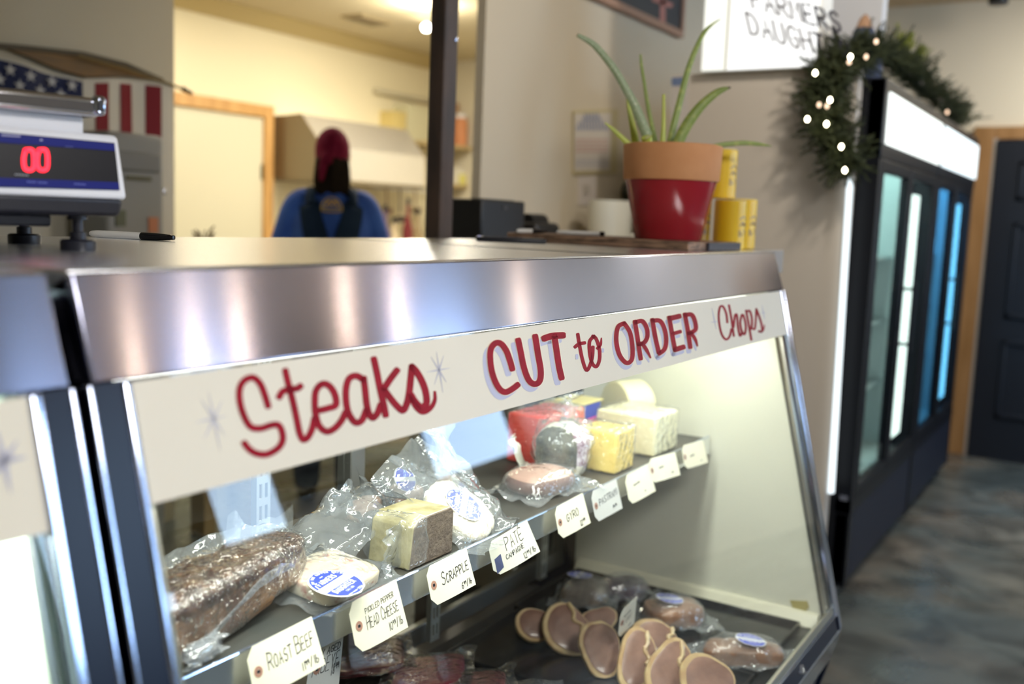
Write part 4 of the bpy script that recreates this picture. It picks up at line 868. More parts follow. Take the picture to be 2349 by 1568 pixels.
def chop(px, py, ru, rv, rot, label, zz=.040, seed=0, tail=False):
    c_ = at(px, py, 2, DZ+zz+.01); d = (c_-V((0, 0, EYE))).dot(CW); a_ = ru*d/FPX*1.08; b_ = rv*d/FPX*1.18
    t = thing('pork_chop', label, 'pork chop', c_, 0, 'pork chops fanned on the black tray'); N = 40; th = .016
    ca, sa = cos(rot), sin(rot); E1 = ea*ca+eb*sa; E2 = -ea*sa+eb*ca
    def ring(k, o, bulge=0):
        L = []
        for i in range(N):
            g = 2*pi*i/N; r_ = k*(1+.10*cos(g*2+seed)+.06*sin(3*g+seed*2)+.03*nz((cos(g), sin(g), seed), 3)); L.append(c_+E1*(a_*r_*cos(g))+E2*(b_*r_*sin(g))+nrm*o)
        return L
    bm = B(); R = [ring(.90, -th), ring(.99, -th*.6), ring(1.0, -.003), ring(.96, .0005), ring(.85, .0)]
    R = [[bm.verts.new(max_z(p)) for p in L] for L in R]
    for A_, B2 in zip(R, R[1:]):
        for i in range(N): bm.faces.new((A_[i], A_[(i+1) % N], B2[(i+1) % N], B2[i]))
    bm.faces.new(R[0][::-1]); bm.faces.new(R[-1]); link('fat_edge', bm, FAT, t)
    off = E1*(a_*.06)+E2*(b_*.03)
    bm = B(); R = [ring(.84, -.002), ring(.85, .0012), ring(.80, .0024), ring(.45, .0032)]; R = [[bm.verts.new(max_z(p+off)) for p in L] for L in R]
    for A_, B2 in zip(R, R[1:]):
        for i in range(N): bm.faces.new((A_[i], A_[(i+1) % N], B2[(i+1) % N], B2[i]))
    bm.faces.new(R[0][::-1]); bm.faces.new(R[-1]); link('lean_face', bm, MEATF, t)
    if tail:
        link('fat_seam', tube(B(), cr([tuple(c_+E1*(a_*x)+E2*(b_*y)+nrm*.004) for x, y in ((.35, .95), (.42, .55), (.30, .30), (.55, .05), (.40, -.15))], 4), [.004+.003*((k*37) % 5)/5 for k in range(17)], 7), FAT, t)
    return t
def max_z(p): p = V(p); p.z = max(p.z, DZ+.0065); return p
chop(1232, 1432, 46, 36, .1, 'small pork chop at the back left end of the fanned row', seed=1)
chop(1306, 1446, 56, 56, .2, 'second pork chop from the back of the row, round and dark', seed=2, tail=True)
chop(1378, 1486, 50, 54, -.1, 'third pork chop in the row, left of the small upright card', zz=.045, seed=3)
chop(1462, 1510, 46, 62, -.3, 'fourth pork chop in the row, narrow with a thick cream fat edge', zz=.050, seed=4, tail=True)
chop(1540, 1540, 52, 70, -.3, 'fifth pork chop in the row with a ragged fat seam', zz=.055, seed=5, tail=True)
chop(1622, 1560, 55, 62, -.8, 'nearest pork chop of the row, cut off by the photo bottom', zz=.060, seed=6)
chop(1372, 1425, 44, 30, .5, 'pork chop lying behind the second and third of the row', zz=.030, seed=7)
chop(1510, 1465, 60, 36, -.5, 'pork chop behind the fourth and fifth of the row', zz=.040, seed=8, tail=True)
def ham(px, py, d, rz, label, seed, lab, tilt=0, big=True, cm=(.20, .095, .055), cm2=(.32, .17, .10), z=DZ+.0062):
    c_ = at(px, py, 2, z+d[2]*.45); c_.z = z; t = thing('packed_ham', label, 'ham', c_, 0, 'vacuum-packed hams on the lower deck'); M = Matrix.Rotation(rz, 4, 'Z')
    link('meat', blob(c_, d, M, e=.6, amp=.006, s=22, seed=seed, n=40), pm('smoked_ham_%d' % seed, cm, .3, 0, cm2, 24, coat=.5, bump=.2, bscale=50), t)
    link('vacuum_bag', bag(c_+V((0, 0, .012)), d[0]*1.04, d[1]*1.08, d[2]*.93, M, seed=seed, n=30, wave=.016, flare=1.35, zmin=z), FILM, t)
    if lab:
        n_ = V((-.42, -.38, .8)).normalized(); e_ = V((.8, -.55, 0)); e_ = (e_-n_*e_.dot(n_)).normalized(); L0 = hit(lab[0], lab[1], c_+V((0, 0, d[2]+.010)), V((0, 0, 1)))
        label_disc(L0, M @ V((1, 0, -.12)) if lab[2] == 0 else e_, M @ V((0, 1, 0)) if lab[2] == 0 else n_.cross(e_), .036, t)
    return t
ham(1545, 1408, (.150, .120, .062), -.75, 'brown smoked ham pack with round sticker, middle of the three along the end wall', 71, (1536, 1372, 0))
ham(1705, 1500, (.185, .085, .055), -1.05, 'long brown smoked ham pack nearest the glass with a round blue sticker', 72, (1722, 1467, 0))
ham(1345, 1362, (.130, .120, .060), .2, 'loosely bagged dark pack with sticker at the far back of the deck', 73, (1330, 1318, 0), cm=(.10, .075, .06), cm2=(.18, .14, .11))
ham(1430, 1352, (.10, .13, .05), .9, 'dark purple bagged pack beside the back one, no sticker', 74, None, cm=(.05, .03, .045), cm2=(.12, .09, .12))
t = price_tag((1424, 1402), (1461, 1366), .072, [('~~~~', .25, .40, .14, 1, .0006), ('LOIN', .25, .64, .18, 1, .0007), ('~~', .6, .9, .12, 1, .0006)], 'small upright cream card stuck between the pork chops', mat=pm('dim_cream_card', (.70, .68, .58), .65), yy=.90, lean=-.12, group=None, curl=.001)
c_ = at(1440, 1462, 1, .90); link('spike', bx((c_.x-.001, .899, DZ+.008), (c_.x+.001, .9005, c_.z)), pm('spike_wire', (.1, .1, .1), .4), t)
# dark steaks in film, lower left
rz_ = tag(link('tray_riser', bx((1.05, .86, DZ), (1.72, 1.29, DZ+.070)), pm('riser_black', (.015, .014, .013), .3), bevel=.003), 'black riser box under the packed dark red steaks', 'riser')
STM = [pm('steak_red_%d' % i, c, .30, 0, c2, 60, coat=.6, bump=.2, bscale=70) for i, (c, c2) in enumerate((((.11, .015, .024), (.18, .04, .05)), ((.19, .004, .04), (.26, .02, .06)), ((.16, .011, .028), (.23, .04, .055)), ((.14, .012, .025), (.21, .045, .05))))]
for i, (px, py, lab, rz) in enumerate(((850, 1490, 'duller dark red steak pack furthest back on the riser', .15), (985, 1525, 'glossy deep crimson steak pack in the middle of the fan', .05), (1075, 1566, 'crimson steak pack overlapping the glossy one at its right', -.02), (1165, 1606, 'dark steak pack at the front right of the fan, mostly out of frame', -.06))):
    zt = DZ+.071+.012*i; c_ = at(px, py, 2, zt+.035); c_.z = zt
    t = thing('steak_pack', lab, 'steak', c_, 0, 'vacuum-packed dark red steaks'); M = frame(rz+.55, radians(-7), radians(9))
    link('steak', blob(c_+V((0, 0, .008)), (.215, .145, .020), M, e=.35, amp=.002, s=30, seed=80+i, n=40), STM[i], t)
    link('vacuum_bag', bag(c_+V((0, 0, .019)), .225, .152, .015, M, seed=80+i, n=26, wave=.010, flare=1.22), film('steak_film', (.98, .97, .98), gloss=-.01, rough=.12, haze=.02, bump=.4, bs=40), t)
# yellowed tape on the end wall
t = tag(link('tape_patch', prism(B(), [at(*p, 0, 2.577) for p in ((1812, 1376), (1852, 1378), (1856, 1392), (1846, 1404), (1830, 1401), (1818, 1392))], (-.001, 0, 0)), pm('old_tape', (.42, .36, .12), .5), smooth=False), 'yellowed tape patch stuck low on the inside end wall of the case', 'tape')
# ================================================================ BACKGROUND
# ---- steel post
PM2 = pm('rusty_post_steel', (.050, .036, .030), .6, 0, (.095, .060, .045), 14, stretch=(1, 1, .35), bump=.15, bscale=60)
a, b_ = at(971, 546, 1, 1.72), at(1038, 546, 1, 1.72); th = math.atan2(b_.y-a.y, b_.x-a.x)
post = thing('steel_post', 'dark rusty square steel post standing behind the deli case', 'post', ((a.x+b_.x)/2, 1.76, 0))
link('post_tube', bx((b_.x-.068, 1.72, 0), (b_.x, 1.72+.055, 2.9)), PM2, post, bevel=.006, seg=3)
link('base_plate', bx((a.x-.01, 1.69, 0), (b_.x+.03, 1.85, .012)), PM2, post)
link('wall_bolt', lathe(B(), [(0, 0), (.006, 0), (.006, .004), (0, .005)], n=10, M=Matrix.Translation(at(1045, 90, 1, 1.72)) @ Matrix.Rotation(pi/2, 4, 'X')), CHROME, post)
# ---- flag, rod, cord on the left wall
FYY = 3.55
f_ = lambda px, py, yy=FYY: at(px, py, 1, yy)
FW = pm('flag_white', (.56, .53, .45), .8); FR = pm('flag_red', (.17, .004, .012), .8); FB = pm('flag_navy', (.010, .018, .065), .8)
def cloth(nm, pl, mat, par, off=0, nx=24, nzz=20, wave=.012):
    """pl: (x0,x1,ztopfunc,zbot)"""
    x0, x1, zt, zb = pl; bm = B(); R = []
    for i in range(nx+1):
        x = x0+(x1-x0)*i/nx; r = []
        for j in range(nzz+1):
            z = zt(x)+(zb-zt(x))*j/nzz; r.append(bm.verts.new((x, FYY-off+wave*sin(x*19)+wave*.5*sin(x*31+z*2), z)))
        R.append(r)
    for A_, C_ in zip(R, R[1:]):
        for j in range(nzz): bm.faces.new((A_[j], A_[j+1], C_[j+1], C_[j]))
    g = bmesh.ops.extrude_face_region(bm, geom=bm.faces[:]); bmesh.ops.translate(bm, verts=[q for q in g['geom'] if isinstance(q, bmesh.types.BMVert)], vec=(0, .0016, 0))
    return link(nm, bm, mat, par)
pts_top = [(f_(px, py).x, f_(px, py).z) for px, py in ((-260, 60), (0, 130), (90, 158), (187, 182), (260, 180), (340, 186), (375, 192))]
def ztop(x):
    for (x0, z0), (x1, z1) in zip(pts_top, pts_top[1:]):
        if x <= x1: return z0+(z1-z0)*max(0, (x-x0)/(x1-x0))
    return pts_top[-1][1]
fl = thing('american_flag', 'stars and stripes flag hung with vertical stripes on the left wall', 'flag', (2.3, FYY, 1.2))
xL, xR = f_(-260, 300).x, f_(392, 300).x
cloth('white_cloth', (xL, xR, ztop, 1.02), FW, fl)
xc = f_(186, 200).x; cn = cloth('canton', (xL+.02, xc, lambda x: ztop(x)-.010, f_(180, 238).z-.02), FB, fl, .004)
for a_, b2 in ((215, 246), (275, 306), (335, 364)):
    cloth('red_stripe', (f_(a_, 230).x, f_(b2, 230).x, lambda x: ztop(x)-.016, 1.02), FR, fl, .004, nx=6)
SW = pm('flag_star', (.45, .45, .46), .8)
for px, py in ((24, 160), (71, 174), (120, 187), (166, 196), (46, 196), (93, 208), (140, 217), (0, 182), (-22, 148), (-46, 174), (-70, 140), (-94, 164)):
    c_ = f_(px, py, FYY-.022); bm = B()
    P = [c_+V((cos(pi/2+k*pi/5)*(.024 if k % 2 == 0 else .010), 0, sin(pi/2+k*pi/5)*(.024 if k % 2 == 0 else .010))) for k in range(10)]
    link('star', prism(bm, P, (0, .002, 0)), SW, cn, smooth=False)
wd_ = [f_(px, py, 3.585) for px, py in ((-10, 105), (60, 112), (190, 127), (290, 150), (372, 186), (300, 176), (190, 178), (120, 158), (60, 132))]
t = tag(link('driftwood_board', prism(B(), wd_, (0, -.02, 0)), pm('driftwood', (.22, .115, .03), .6, 0, (.13, .08, .035), 5, stretch=(1, 1, 6)), bevel=.003), 'curved brown driftwood board on the left wall above the flag', 'board')
link('weathered_edge', tube(B(), [tuple(f_(px, py, 3.565)) for px, py in ((-10, 104), (60, 110), (190, 124), (290, 148), (372, 184))], .010, 8), pm('weathered_wood', (.10, .085, .06), .7), t)
t = tag(link('hanging_pole', tube(B(), [tuple(f_(px, py, 3.52)) for px, py in ((180, 128), (290, 158), (370, 186), (432, 208))], .006, 8), pm('pole_metal', (.20, .15, .07), .4, .6)), 'thin metal pole slanting down to the right over the flag', 'pole')
link('pole_end', tube(B(), [tuple(f_(px, py, 3.52)) for px, py in ((420, 204), (440, 214))], [.012, .008], 8), pm('pole_end_dark', (.09, .06, .02), .5), t)
# ---- grey appliance
ga = thing('grey_appliance', 'dull grey upright appliance with rounded top corner below the flag', 'appliance', (2.72, 3.3, 0))
g = lambda px, py, yy=3.25: at(px, py, 1, yy)
x0, x1, zt = g(246, 400).x, g(379, 400).x, g(340, 308).z
GM = pm('grey_appliance_paint', (.235, .235, .225), .5); GD = pm('grey_appliance_dark', (.17, .17, .165), .5)
link('body', bx((x0, 3.25, .05), (x1, 3.48, zt)), GM, ga, bevel=.022, seg=4)
link('base', bx((x0+.02, 3.27, 0), (x1-.02, 3.46, .05)), GASKET, ga)
zd = g(330, 350).z
link('door', bx((x0+.02, 3.235, g(300, 392).z), (x1-.030, 3.25, zd)), GD, ga, bevel=.012, seg=3)
link('slot', bx((g(288, 408).x, 3.243, g(300, 413).z), (g(345, 408).x, 3.2495, g(300, 403).z)), pm('slot_dark', (.09, .085, .045), .5), ga)
link('latch', bx((x1, 3.26, g(372, 446).z), (x1+.018, 3.30, g(372, 432).z)), CHROME, ga, bevel=.004)
for (px, py, col, nm) in ((275, 500, (.10, .11, .07), 'leaf_magnet'), (350, 516, (.42, .16, .08), 'orange_sticker')):
    c_ = g(px, py); link(nm, bx((c_.x-.022, 3.244, c_.z-.03), (c_.x+.022, 3.2498, c_.z+.03)), pm(nm, col, .6), ga)
# dried sprigs right of the appliance
t = thing('dried_sprig', 'small dried brown sprig in a vase just right of the grey appliance', 'sprig', (2.925, 3.35, 1.2))
link('vase', lathe(B(), [(0, 0), (.03, 0), (.035, .03), (.02, .06), (.022, .07), (.0, .07)], (2.925, 3.35, 1.181), 20), pm('brown_vase', (.12, .08, .05), .5), t)
bm = B()
for k in range(14):
    a_ = k*2.4; l_ = .05+.06*random.random(); tube(bm, [(2.925, 3.35, 1.245), (2.925+cos(a_)*.02, 3.35+sin(a_)*.02, 1.245+l_*.6), (2.925+cos(a_)*.05, 3.35+sin(a_)*.04, 1.245+l_)], [.002, .003, .004], 5)
link('twigs', bm, pm('dry_twig', (.14, .09, .03), .8), t)
st = tag(link('plant_stand', bx((2.895, 3.31, 0), (2.96, 3.40, 1.18)), pm('stand_wood', (.35, .25, .12), .6)), 'narrow wooden stand carrying the dried sprig beside the grey appliance', 'stand')
# ---- kitchen hood
YB = 5.095
hd0 = at(632, 265, 1, YB); hx0 = hd0.x
hz1 = hd0.z; hz0 = at(632, 408, 1, YB).z
pf = at(738, 408, 0, hx0); pt = at(692, 262, 0, hx0)
hr = at(975, 412, 1, pf.y); hx1 = hr.x
hood = thing('range_hood', 'stainless range hood with a slanted front on the kitchen back wall', 'range hood', ((hx0+hx1)/2, 4.7, hz0))
prof = [(YB, hz0), (YB, hz1), (pt.y, hz1+.01), (pf.y+.02, hz0+.24), (pf.y, hz0+.225), (pf.y, hz0)]
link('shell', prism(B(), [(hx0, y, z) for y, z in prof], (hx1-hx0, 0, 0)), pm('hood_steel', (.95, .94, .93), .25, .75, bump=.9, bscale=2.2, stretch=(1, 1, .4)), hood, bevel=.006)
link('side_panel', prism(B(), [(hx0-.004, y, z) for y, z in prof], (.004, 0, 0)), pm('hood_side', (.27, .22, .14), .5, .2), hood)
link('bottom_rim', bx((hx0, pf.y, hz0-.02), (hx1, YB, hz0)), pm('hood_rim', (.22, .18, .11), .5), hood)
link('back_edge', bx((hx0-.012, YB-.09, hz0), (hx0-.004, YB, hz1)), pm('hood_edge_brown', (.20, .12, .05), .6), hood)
# ---- pipe on wall, vent, ceiling bulb
a_, b2 = at(862, 206, 1, 5.06), at(985, 224, 1, 5.06)
tag(link('wall_conduit', bx((a_.x, 5.03, a_.z-.025), (b2.x+.3, 5.095, a_.z+.01)), pm('conduit_grey', (.52, .48, .36), .5), bevel=.005), 'long pale conduit fixed high on the kitchen back wall', 'conduit')
c_ = at(842, 45, 2, 2.715); t = thing('ceiling_vent', 'dim rectangular vent in the kitchen ceiling', 'vent', c_)
link('frame', bx((c_.x-.16, c_.y-.09, 2.705), (c_.x+.16, c_.y+.09, 2.7195)), pm('vent_frame', (.38, .30, .17), .6), t)
for k in range(5): link('slat', bx((c_.x-.14, c_.y-.07+k*.032, 2.700), (c_.x+.14, c_.y-.055+k*.032, 2.706)), pm('vent_slat', (.20, .15, .08), .6), t)
c_ = at(978, 62, 2, 2.66); t = thing('ceiling_bulb', 'small bright bulb on the kitchen ceiling left of the steel post', 'lamp', c_)
link('bulb', lathe(B(), [(0, -.03), (.02, -.024), (.03, -.005), (.028, .008), (.014, .02)], c_, 20), emis('warm_bulb', (1, .93, .75), 25), t)
link('socket', lathe(B(), [(.016, .016), (.02, .03), (0, .0302)], c_, 16), WS, t)
# ---- shelves and kitchen goods
SHM = pm('kitchen_shelf_wood', (.48, .38, .20), .6)
def kshelf(pa, pb, dep, label, yy=YB):
    a_, b2 = at(*pa, 1, yy), at(*pb, 1, yy); t = link('wall_shelf', bx((a_.x, yy-dep, a_.z-.03), (b2.x, yy, a_.z)), SHM, bevel=.003); tag(t, label, 'shelf')
    for x in (a_.x+.05, b2.x-.07): link('bracket', prism(B(), [(x, yy, a_.z-.03), (x, yy, a_.z-.15), (x, yy-dep*.8, a_.z-.03)], (.02, 0, 0)), SHM, t)
    return a_.z, a_.x, b2.x
z1, xa, xb = kshelf((905, 322), (1140, 322), .30, 'upper kitchen wall shelf holding boxes behind the steel post')
def on(px0, px1, pyt, z, dep, nm, lab, cat, mat, yy=4.95, kind='box', grp=None):
    a_, b2 = at(px0, 300, 1, yy), at(px1, 300, 1, yy); h_ = at((px0+px1)/2, pyt, 1, yy).z-z-.001
    t = thing(nm, lab, cat, ((a_.x+b2.x)/2, yy, z+.001), 0, grp)
    if kind == 'box':
        link('carton', bx((a_.x, yy, z+.001), (b2.x, yy+dep, z+h_)), mat, t, bevel=.004); link('lid_flap', bx((a_.x-.003, yy-.003, z+h_), (b2.x+.003, yy+dep, z+h_+.008)), mat, t)
    elif kind == 'jar':
        r = (b2.x-a_.x)/2; c_ = ((a_.x+b2.x)/2, yy+r, z+.001)
        link('jar_body', lathe(B(), [(0, 0), (r*.95, 0), (r, .01), (r, h_*.8), (r*.8, h_*.88), (r*.8, h_*.9)], c_, 24), mat, t); link('jar_lid', lathe(B(), [(r*.84, h_*.88), (r*.84, h_), (0, h_)], c_, 24), WS, t)
    return t
KP = lambda n, c: pm(n, c, .6)
on(905, 932, 258, z1, .18, 'storage_box', 'yellowish box at the left end of the upper kitchen shelf', 'box', KP('box_yellow', (.62, .50, .20)))
on(936, 982, 246, z1, .18, 'storage_box', 'wide pale cream box on the upper kitchen shelf touching the steel post', 'box', KP('box_pale', (.62, .60, .42)))
on(1040, 1066, 240, z1, .18, 'storage_box', 'tall brown box on the upper kitchen shelf just right of the post', 'box', KP('box_brown', (.42, .26, .14)))
on(1060, 1078, 262, z1, .10, 'orange_jar', 'orange jar on the upper kitchen shelf beside the brown box', 'jar', KP('jar_orange', (.62, .26, .12)), yy=4.80, kind='jar')
on(1079, 1096, 255, z1, .12, 'black_crate', 'small black crate leaning at the right end of the upper kitchen shelf', 'crate', KP('crate_black', (.02, .022, .02)), yy=4.97)
on(1080, 1106, 292, z1, .12, 'paper_roll', 'round white paper roll on the upper kitchen shelf near the partition edge', 'paper roll', KP('roll_white', (.85, .83, .74)), yy=4.84, kind='jar')
z2, xa, xb = kshelf((985, 420), (1135, 420), .26, 'lower kitchen wall shelf right of the steel post')
on(1046, 1068, 388, z2, .12, 'storage_tub', 'white tub on the lower kitchen shelf', 'tub', KP('tub_white', (.78, .76, .68)), yy=4.90)
on(1066, 1080, 396, z2, .10, 'yellow_jar', 'yellow jar on the lower kitchen shelf, in front of the pale tubs', 'jar', KP('jar_yellow', (.70, .66, .18)), yy=4.86, kind='jar')
on(1080, 1094, 370, z2, .10, 'storage_tub', 'tall pale grey tub at the right of the lower kitchen shelf', 'tub', KP('tub_grey', (.58, .58, .50)), yy=4.90)
on(1056, 1080, 352, z2, .10, 'storage_tub', 'olive tub standing behind the yellow jar on the lower shelf', 'tub', KP('tub_olive', (.36, .32, .16)), yy=4.98)
# counter below the hood with bottles and hanging ladles
ct = link('kitchen_counter', box(bx((hx0-.1, 4.45, .05), (7.0, 5.09, .90)), (hx0-.12, 4.42, .90), (7.0, 5.09, .94)), pm('kitchen_counter_steel', (.45, .42, .36), .4, .6), bevel=.004); tag(ct, 'long steel kitchen counter along the back wall under the hood', 'counter')
def bottle(px, pyt, r, z, col, lab, yy=4.6):
    c_ = at(px, 480, 1, yy); h_ = at(px, pyt, 1, yy).z-z; t = thing('bottle', lab, 'bottle', (c_.x, yy, z+.001), 0, 'bottles on the kitchen counter')
    link('glass_body', lathe(B(), [(0, 0), (r, 0), (r, h_*.62), (r*.35, h_*.78), (r*.32, h_*.93)], (c_.x, yy, z+.001), 20), pm('bottle_%d' % px, col, .3), t); link('stopper', lathe(B(), [(r*.38, h_*.92), (r*.38, h_), (0, h_)], (c_.x, yy, z+.001), 16), BLK, t)
bottle(884, 470, .045, .941, (.10, .07, .14), 'dark purple bottle on the kitchen counter right of the person')
bottle(936, 455, .040, .941, (.16, .02, .025), 'dark red bottle on the kitchen counter left of the post', 4.62)
bottle(958, 480, .045, .941, (.30, .22, .12), 'brown bottle on the kitchen counter touching the post edge', 4.66)
bottle(905, 500, .05, .941, (.55, .45, .30), 'short tan bottle on the kitchen counter between purple and red ones', 4.58)
rl = at(870, 425, 1, 5.05)
t = tag(link('utensil_rail', tube(tube(tube(B(), [(rl.x-.1, 5.03, rl.z-.02), (rl.x+1.0, 5.03, rl.z-.02)], .008, 8), [(rl.x-.08, 5.03, rl.z-.02), (rl.x-.08, 5.098, rl.z-.02)], .006, 6), [(rl.x+.98, 5.03, rl.z-.02), (rl.x+.98, 5.098, rl.z-.02)], .006, 6), CHROME), 'thin metal utensil rail on the wall under the hood', 'rail')
for k, (dx_, l_, c2) in enumerate(((.05, .22, (.30, .18, .14)), (.22, .30, (.10, .08, .10)), (.42, .20, (.28, .20, .12)), (.62, .34, (.06, .05, .05)), (.80, .26, (.25, .2, .14)))):
    x = rl.x+dx_; t = thing('hanging_ladle', 'ladle hanging %s the utensil rail under the hood' % ('at the left end of', 'second from the left on', 'in the middle of', 'second from the right on', 'at the right end of')[k], 'ladle', (x, 5.02, rl.z-.03-l_), 0, 'ladles on the utensil rail'); m_ = pm('ladle_%d' % k, c2, .4, .4)
    link('handle', tube(B(), [(x, 5.034, rl.z-.008), (x, 5.020, rl.z-.012), (x, 5.018, rl.z-.03), (x, 5.01, rl.z-.03-l_*.6)], .007, 6), m_, t); link('bowl', lathe(B(), [(.0, -.03), (.035, -.02), (.045, .02), (.04, .02), (.03, -.012), (0, -.02)], (x, 5.0, rl.z-.03-l_*.75), 20), m_, t)
# ---- things on the partition wall (y = 2.15)
w_ = lambda px, py, o=0: at(px, py, 1, 2.15-o)
def wall_rect(nm, p, mat, th=.006, par=None, o=0):
    return link(nm, prism(B(), [w_(x, y, o+.0005) for x, y in p], (0, -th, 0)), mat, par, smooth=False)
cb = thing('chalkboard', 'framed black chalkboard with pink lettering cut off by the top edge', 'chalkboard', w_(1500, 60))
BR = w_(1553, 89); zb = BR.z; xl = w_(1290, -60).x; xr = BR.x
link('slate', bx((xl, 2.125, zb+.03), (xr-.03, 2.148, 2.86)), pm('slate', (.045, .050, .058), .6, 0, (.06, .065, .07), 3), cb)
FRM = pm('chalkboard_frame', (.42, .25, .17), .55)
for a_, b2 in (((xl, 2.11, zb), (xr, 2.149, zb+.035)), ((xr-.035, 2.11, zb+.035), (xr, 2.149, 2.86)), ((xl, 2.11, 2.86), (xr, 2.149, 2.89)), ((xl-.035, 2.11, zb), (xl, 2.149, 2.89))): link('frame_rail', bx(a_, b2), FRM, cb, bevel=.004)
bm = B(); paint(bm, [ribbon2d([(1520, -30), (1520, 52)], 12), ribbon2d([(1500, -2), (1538, 12)], 11)], lambda u, v: at(u, v, 1, 2.124), (0, -.001, 0)); link('chalk_letter', bm, pm('pink_chalk', (.50, .22, .18), .8), cb, smooth=False)
ps = thing('framed_notice', 'small framed notice with faded blue and red printing on the partition wall', 'notice', w_(1360, 330))
wall_rect('frame', ((1312, 254), (1414, 250), (1410, 398), (1312, 400)), pm('pale_gold_frame', (.52, .45, .24), .5), .012, ps)
wall_rect('sheet', ((1317, 261), (1402, 258), (1398, 390), (1317, 392)), pm('notice_sheet', (.62, .57, .50), .7), .002, ps, .0125)
NB = pm('faded_blue_ink', (.26, .29, .40), .7); NR = pm('faded_red_ink', (.58, .40, .34), .7); ng = pm('faded_grey_ink', (.47, .46, .47), .7)
bm = B()
for k, (x0, x1, y) in enumerate(((1339, 1373, 265), (1335, 1378, 274), (1325, 1387, 284), (1320, 1394, 294))):
    nq = int((x1-x0)/7); paint(bm, [ribbon2d([(x0+3+q*(x1-x0-5)/nq, y-3), (x0+4+q*(x1-x0-5)/nq, y+3)], 4.2) for q in range(nq+1)], lambda u, v: at(u, v, 1, 2.134), (0, -.0004, 0))
link('blue_print', bm, NB, ps, smooth=False)
for k, y in enumerate((320, 329, 338, 346)):
    bm = B(); paint(bm, [ribbon2d([(1322+q*15, y+1), (1333+q*15, y)], 4.5) for q in range(5)], lambda u, v: at(u, v, 1, 2.134), (0, -.0004, 0)); link('red_print_line', bm, NR, ps, smooth=False)
for k, y in enumerate((368, 377)):
    bm = B(); paint(bm, [ribbon2d([(1322+q*13, y+1), (1331+q*13, y)], 4.5) for q in range(6)], lambda u, v: at(u, v, 1, 2.134), (0, -.0004, 0)); link('grey_print_line', bm, ng, ps, smooth=False)
pl = thing('switch_plate', 'white switch plate on the partition wall below the framed notice', 'switch', w_(1343, 437)); wall_rect('plate', ((1325, 404), (1366, 403), (1364, 470), (1325, 470)), pm('plate_white', (.66, .60, .54), .45), .006, pl)
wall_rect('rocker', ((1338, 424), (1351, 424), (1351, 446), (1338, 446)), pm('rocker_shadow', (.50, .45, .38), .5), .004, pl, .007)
kn = thing('coat_hook', 'dark knob-like hook on the partition wall beside the red pot', 'hook', w_(1432, 440)); link('hook_plate', lathe(B(), [(0, 0), (.045, 0), (.05, .02), (.03, .045), (0, .05)], n=20, M=Matrix.Translation(w_(1434, 440)) @ Matrix.Rotation(pi/2, 4, 'X')), pm('hook_dark', (.05, .055, .035), .5), kn); link('hook_pin', tube(B(), [tuple(w_(1434, 440, .04)), tuple(w_(1434, 432, .08))], .012, 8), pm('hook_dark', (.05, .055, .035), .5), kn)
# ---- wing wall, light box, light strip
struct('wall_wing', bx((3.80, .90, 0), (3.87, 1.622, 2.02)), WINGM)
struct('wall_wing', bx((3.87, 1.585, 0), (6.5, 1.622, 2.02)), WINGM)
lz = at(1821, 160, 0, 3.8).z
lbx = thing('light_box_sign', 'glowing white light box sign with black lettering above the wing wall', 'sign', (3.8, 1.2, lz)); yl = at(1608, 168, 0, 3.75).y
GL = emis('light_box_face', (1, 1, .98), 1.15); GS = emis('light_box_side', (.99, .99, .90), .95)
yc = at(1664, 168, 0, 3.75).y; ym = at(1868, 150, 0, 3.75).y
link('casing', bx((3.76, ym-.01, lz), (3.90, yl, 2.895)), pm('light_box_casing', (.78, .78, .74), .5), lbx)
link('lit_face', bx((3.750, ym, lz+.004), (3.7595, yc, 2.89)), GL, lbx, smooth=False)
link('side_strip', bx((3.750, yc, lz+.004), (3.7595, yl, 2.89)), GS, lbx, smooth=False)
dm = link('upper_panel', bx((4.22, at(2022, 60, 0, 4.22).y, 2.0), (4.30, 1.54, 2.895)), pm('upper_panel_paint', (.60, .61, .64), .6), bevel=.003); tag(dm, 'pale grey box panel on top of the nearer cooler behind the cone figure', 'panel')
link('face_seam', bx((3.747, yc-.004, lz+.004), (3.7505, yc+.004, 2.89)), pm('seam_cream', (.6, .58, .4), .5), lbx)
LT = pm('sign_letter_black', (.03, .03, .05), .5); LF = pm('sign_letter_glare', (.30, .30, .33), .5)  # left letters greyed: backlight glare put into their colour
for txt, x0_, y0_, h_, sl_, kx in (('FARMERS', 1728, 18, 42, .28, .78), ('DAUGHTER', 1722, 78, 46, .30, .70)):
    u0 = 0
    for k, ch in enumerate(txt):
        S, wdt = write(ch, 0, 0, h_, 6.5, slant=-.25, wob=0, wx=kx, gap=1.2); xx = x0_+u0; yy_ = y0_+u0*sl_
        bm = B(); paint(bm, S, lambda u, v: at(xx+u, yy_-v+u*sl_, 0, 3.749), (-.0008, 0, 0)); link('letter', bm, LF if k < len(txt)-3 else LT, lbx, smooth=False); u0 += wdt
pn = thing('blue_note', 'small white paper with a blue heading taped at the wing wall edge behind the aloe', 'note', at(1560, 240, 0, 3.79))
link('paper', prism(B(), [at(x, y, 0, 3.7995) for x, y in ((1540, 176), (1580, 174), (1578, 300), (1540, 300))], (-.002, 0, 0)), pm('note_paper', (.60, .56, .52), .6), pn, smooth=False)
link('heading', prism(B(), [at(x, y, 0, 3.797) for x, y in ((1541, 178), (1577, 176), (1577, 196), (1541, 197))], (-.001, 0, 0)), pm('note_blue', (.16, .22, .38), .6), pn, smooth=False)
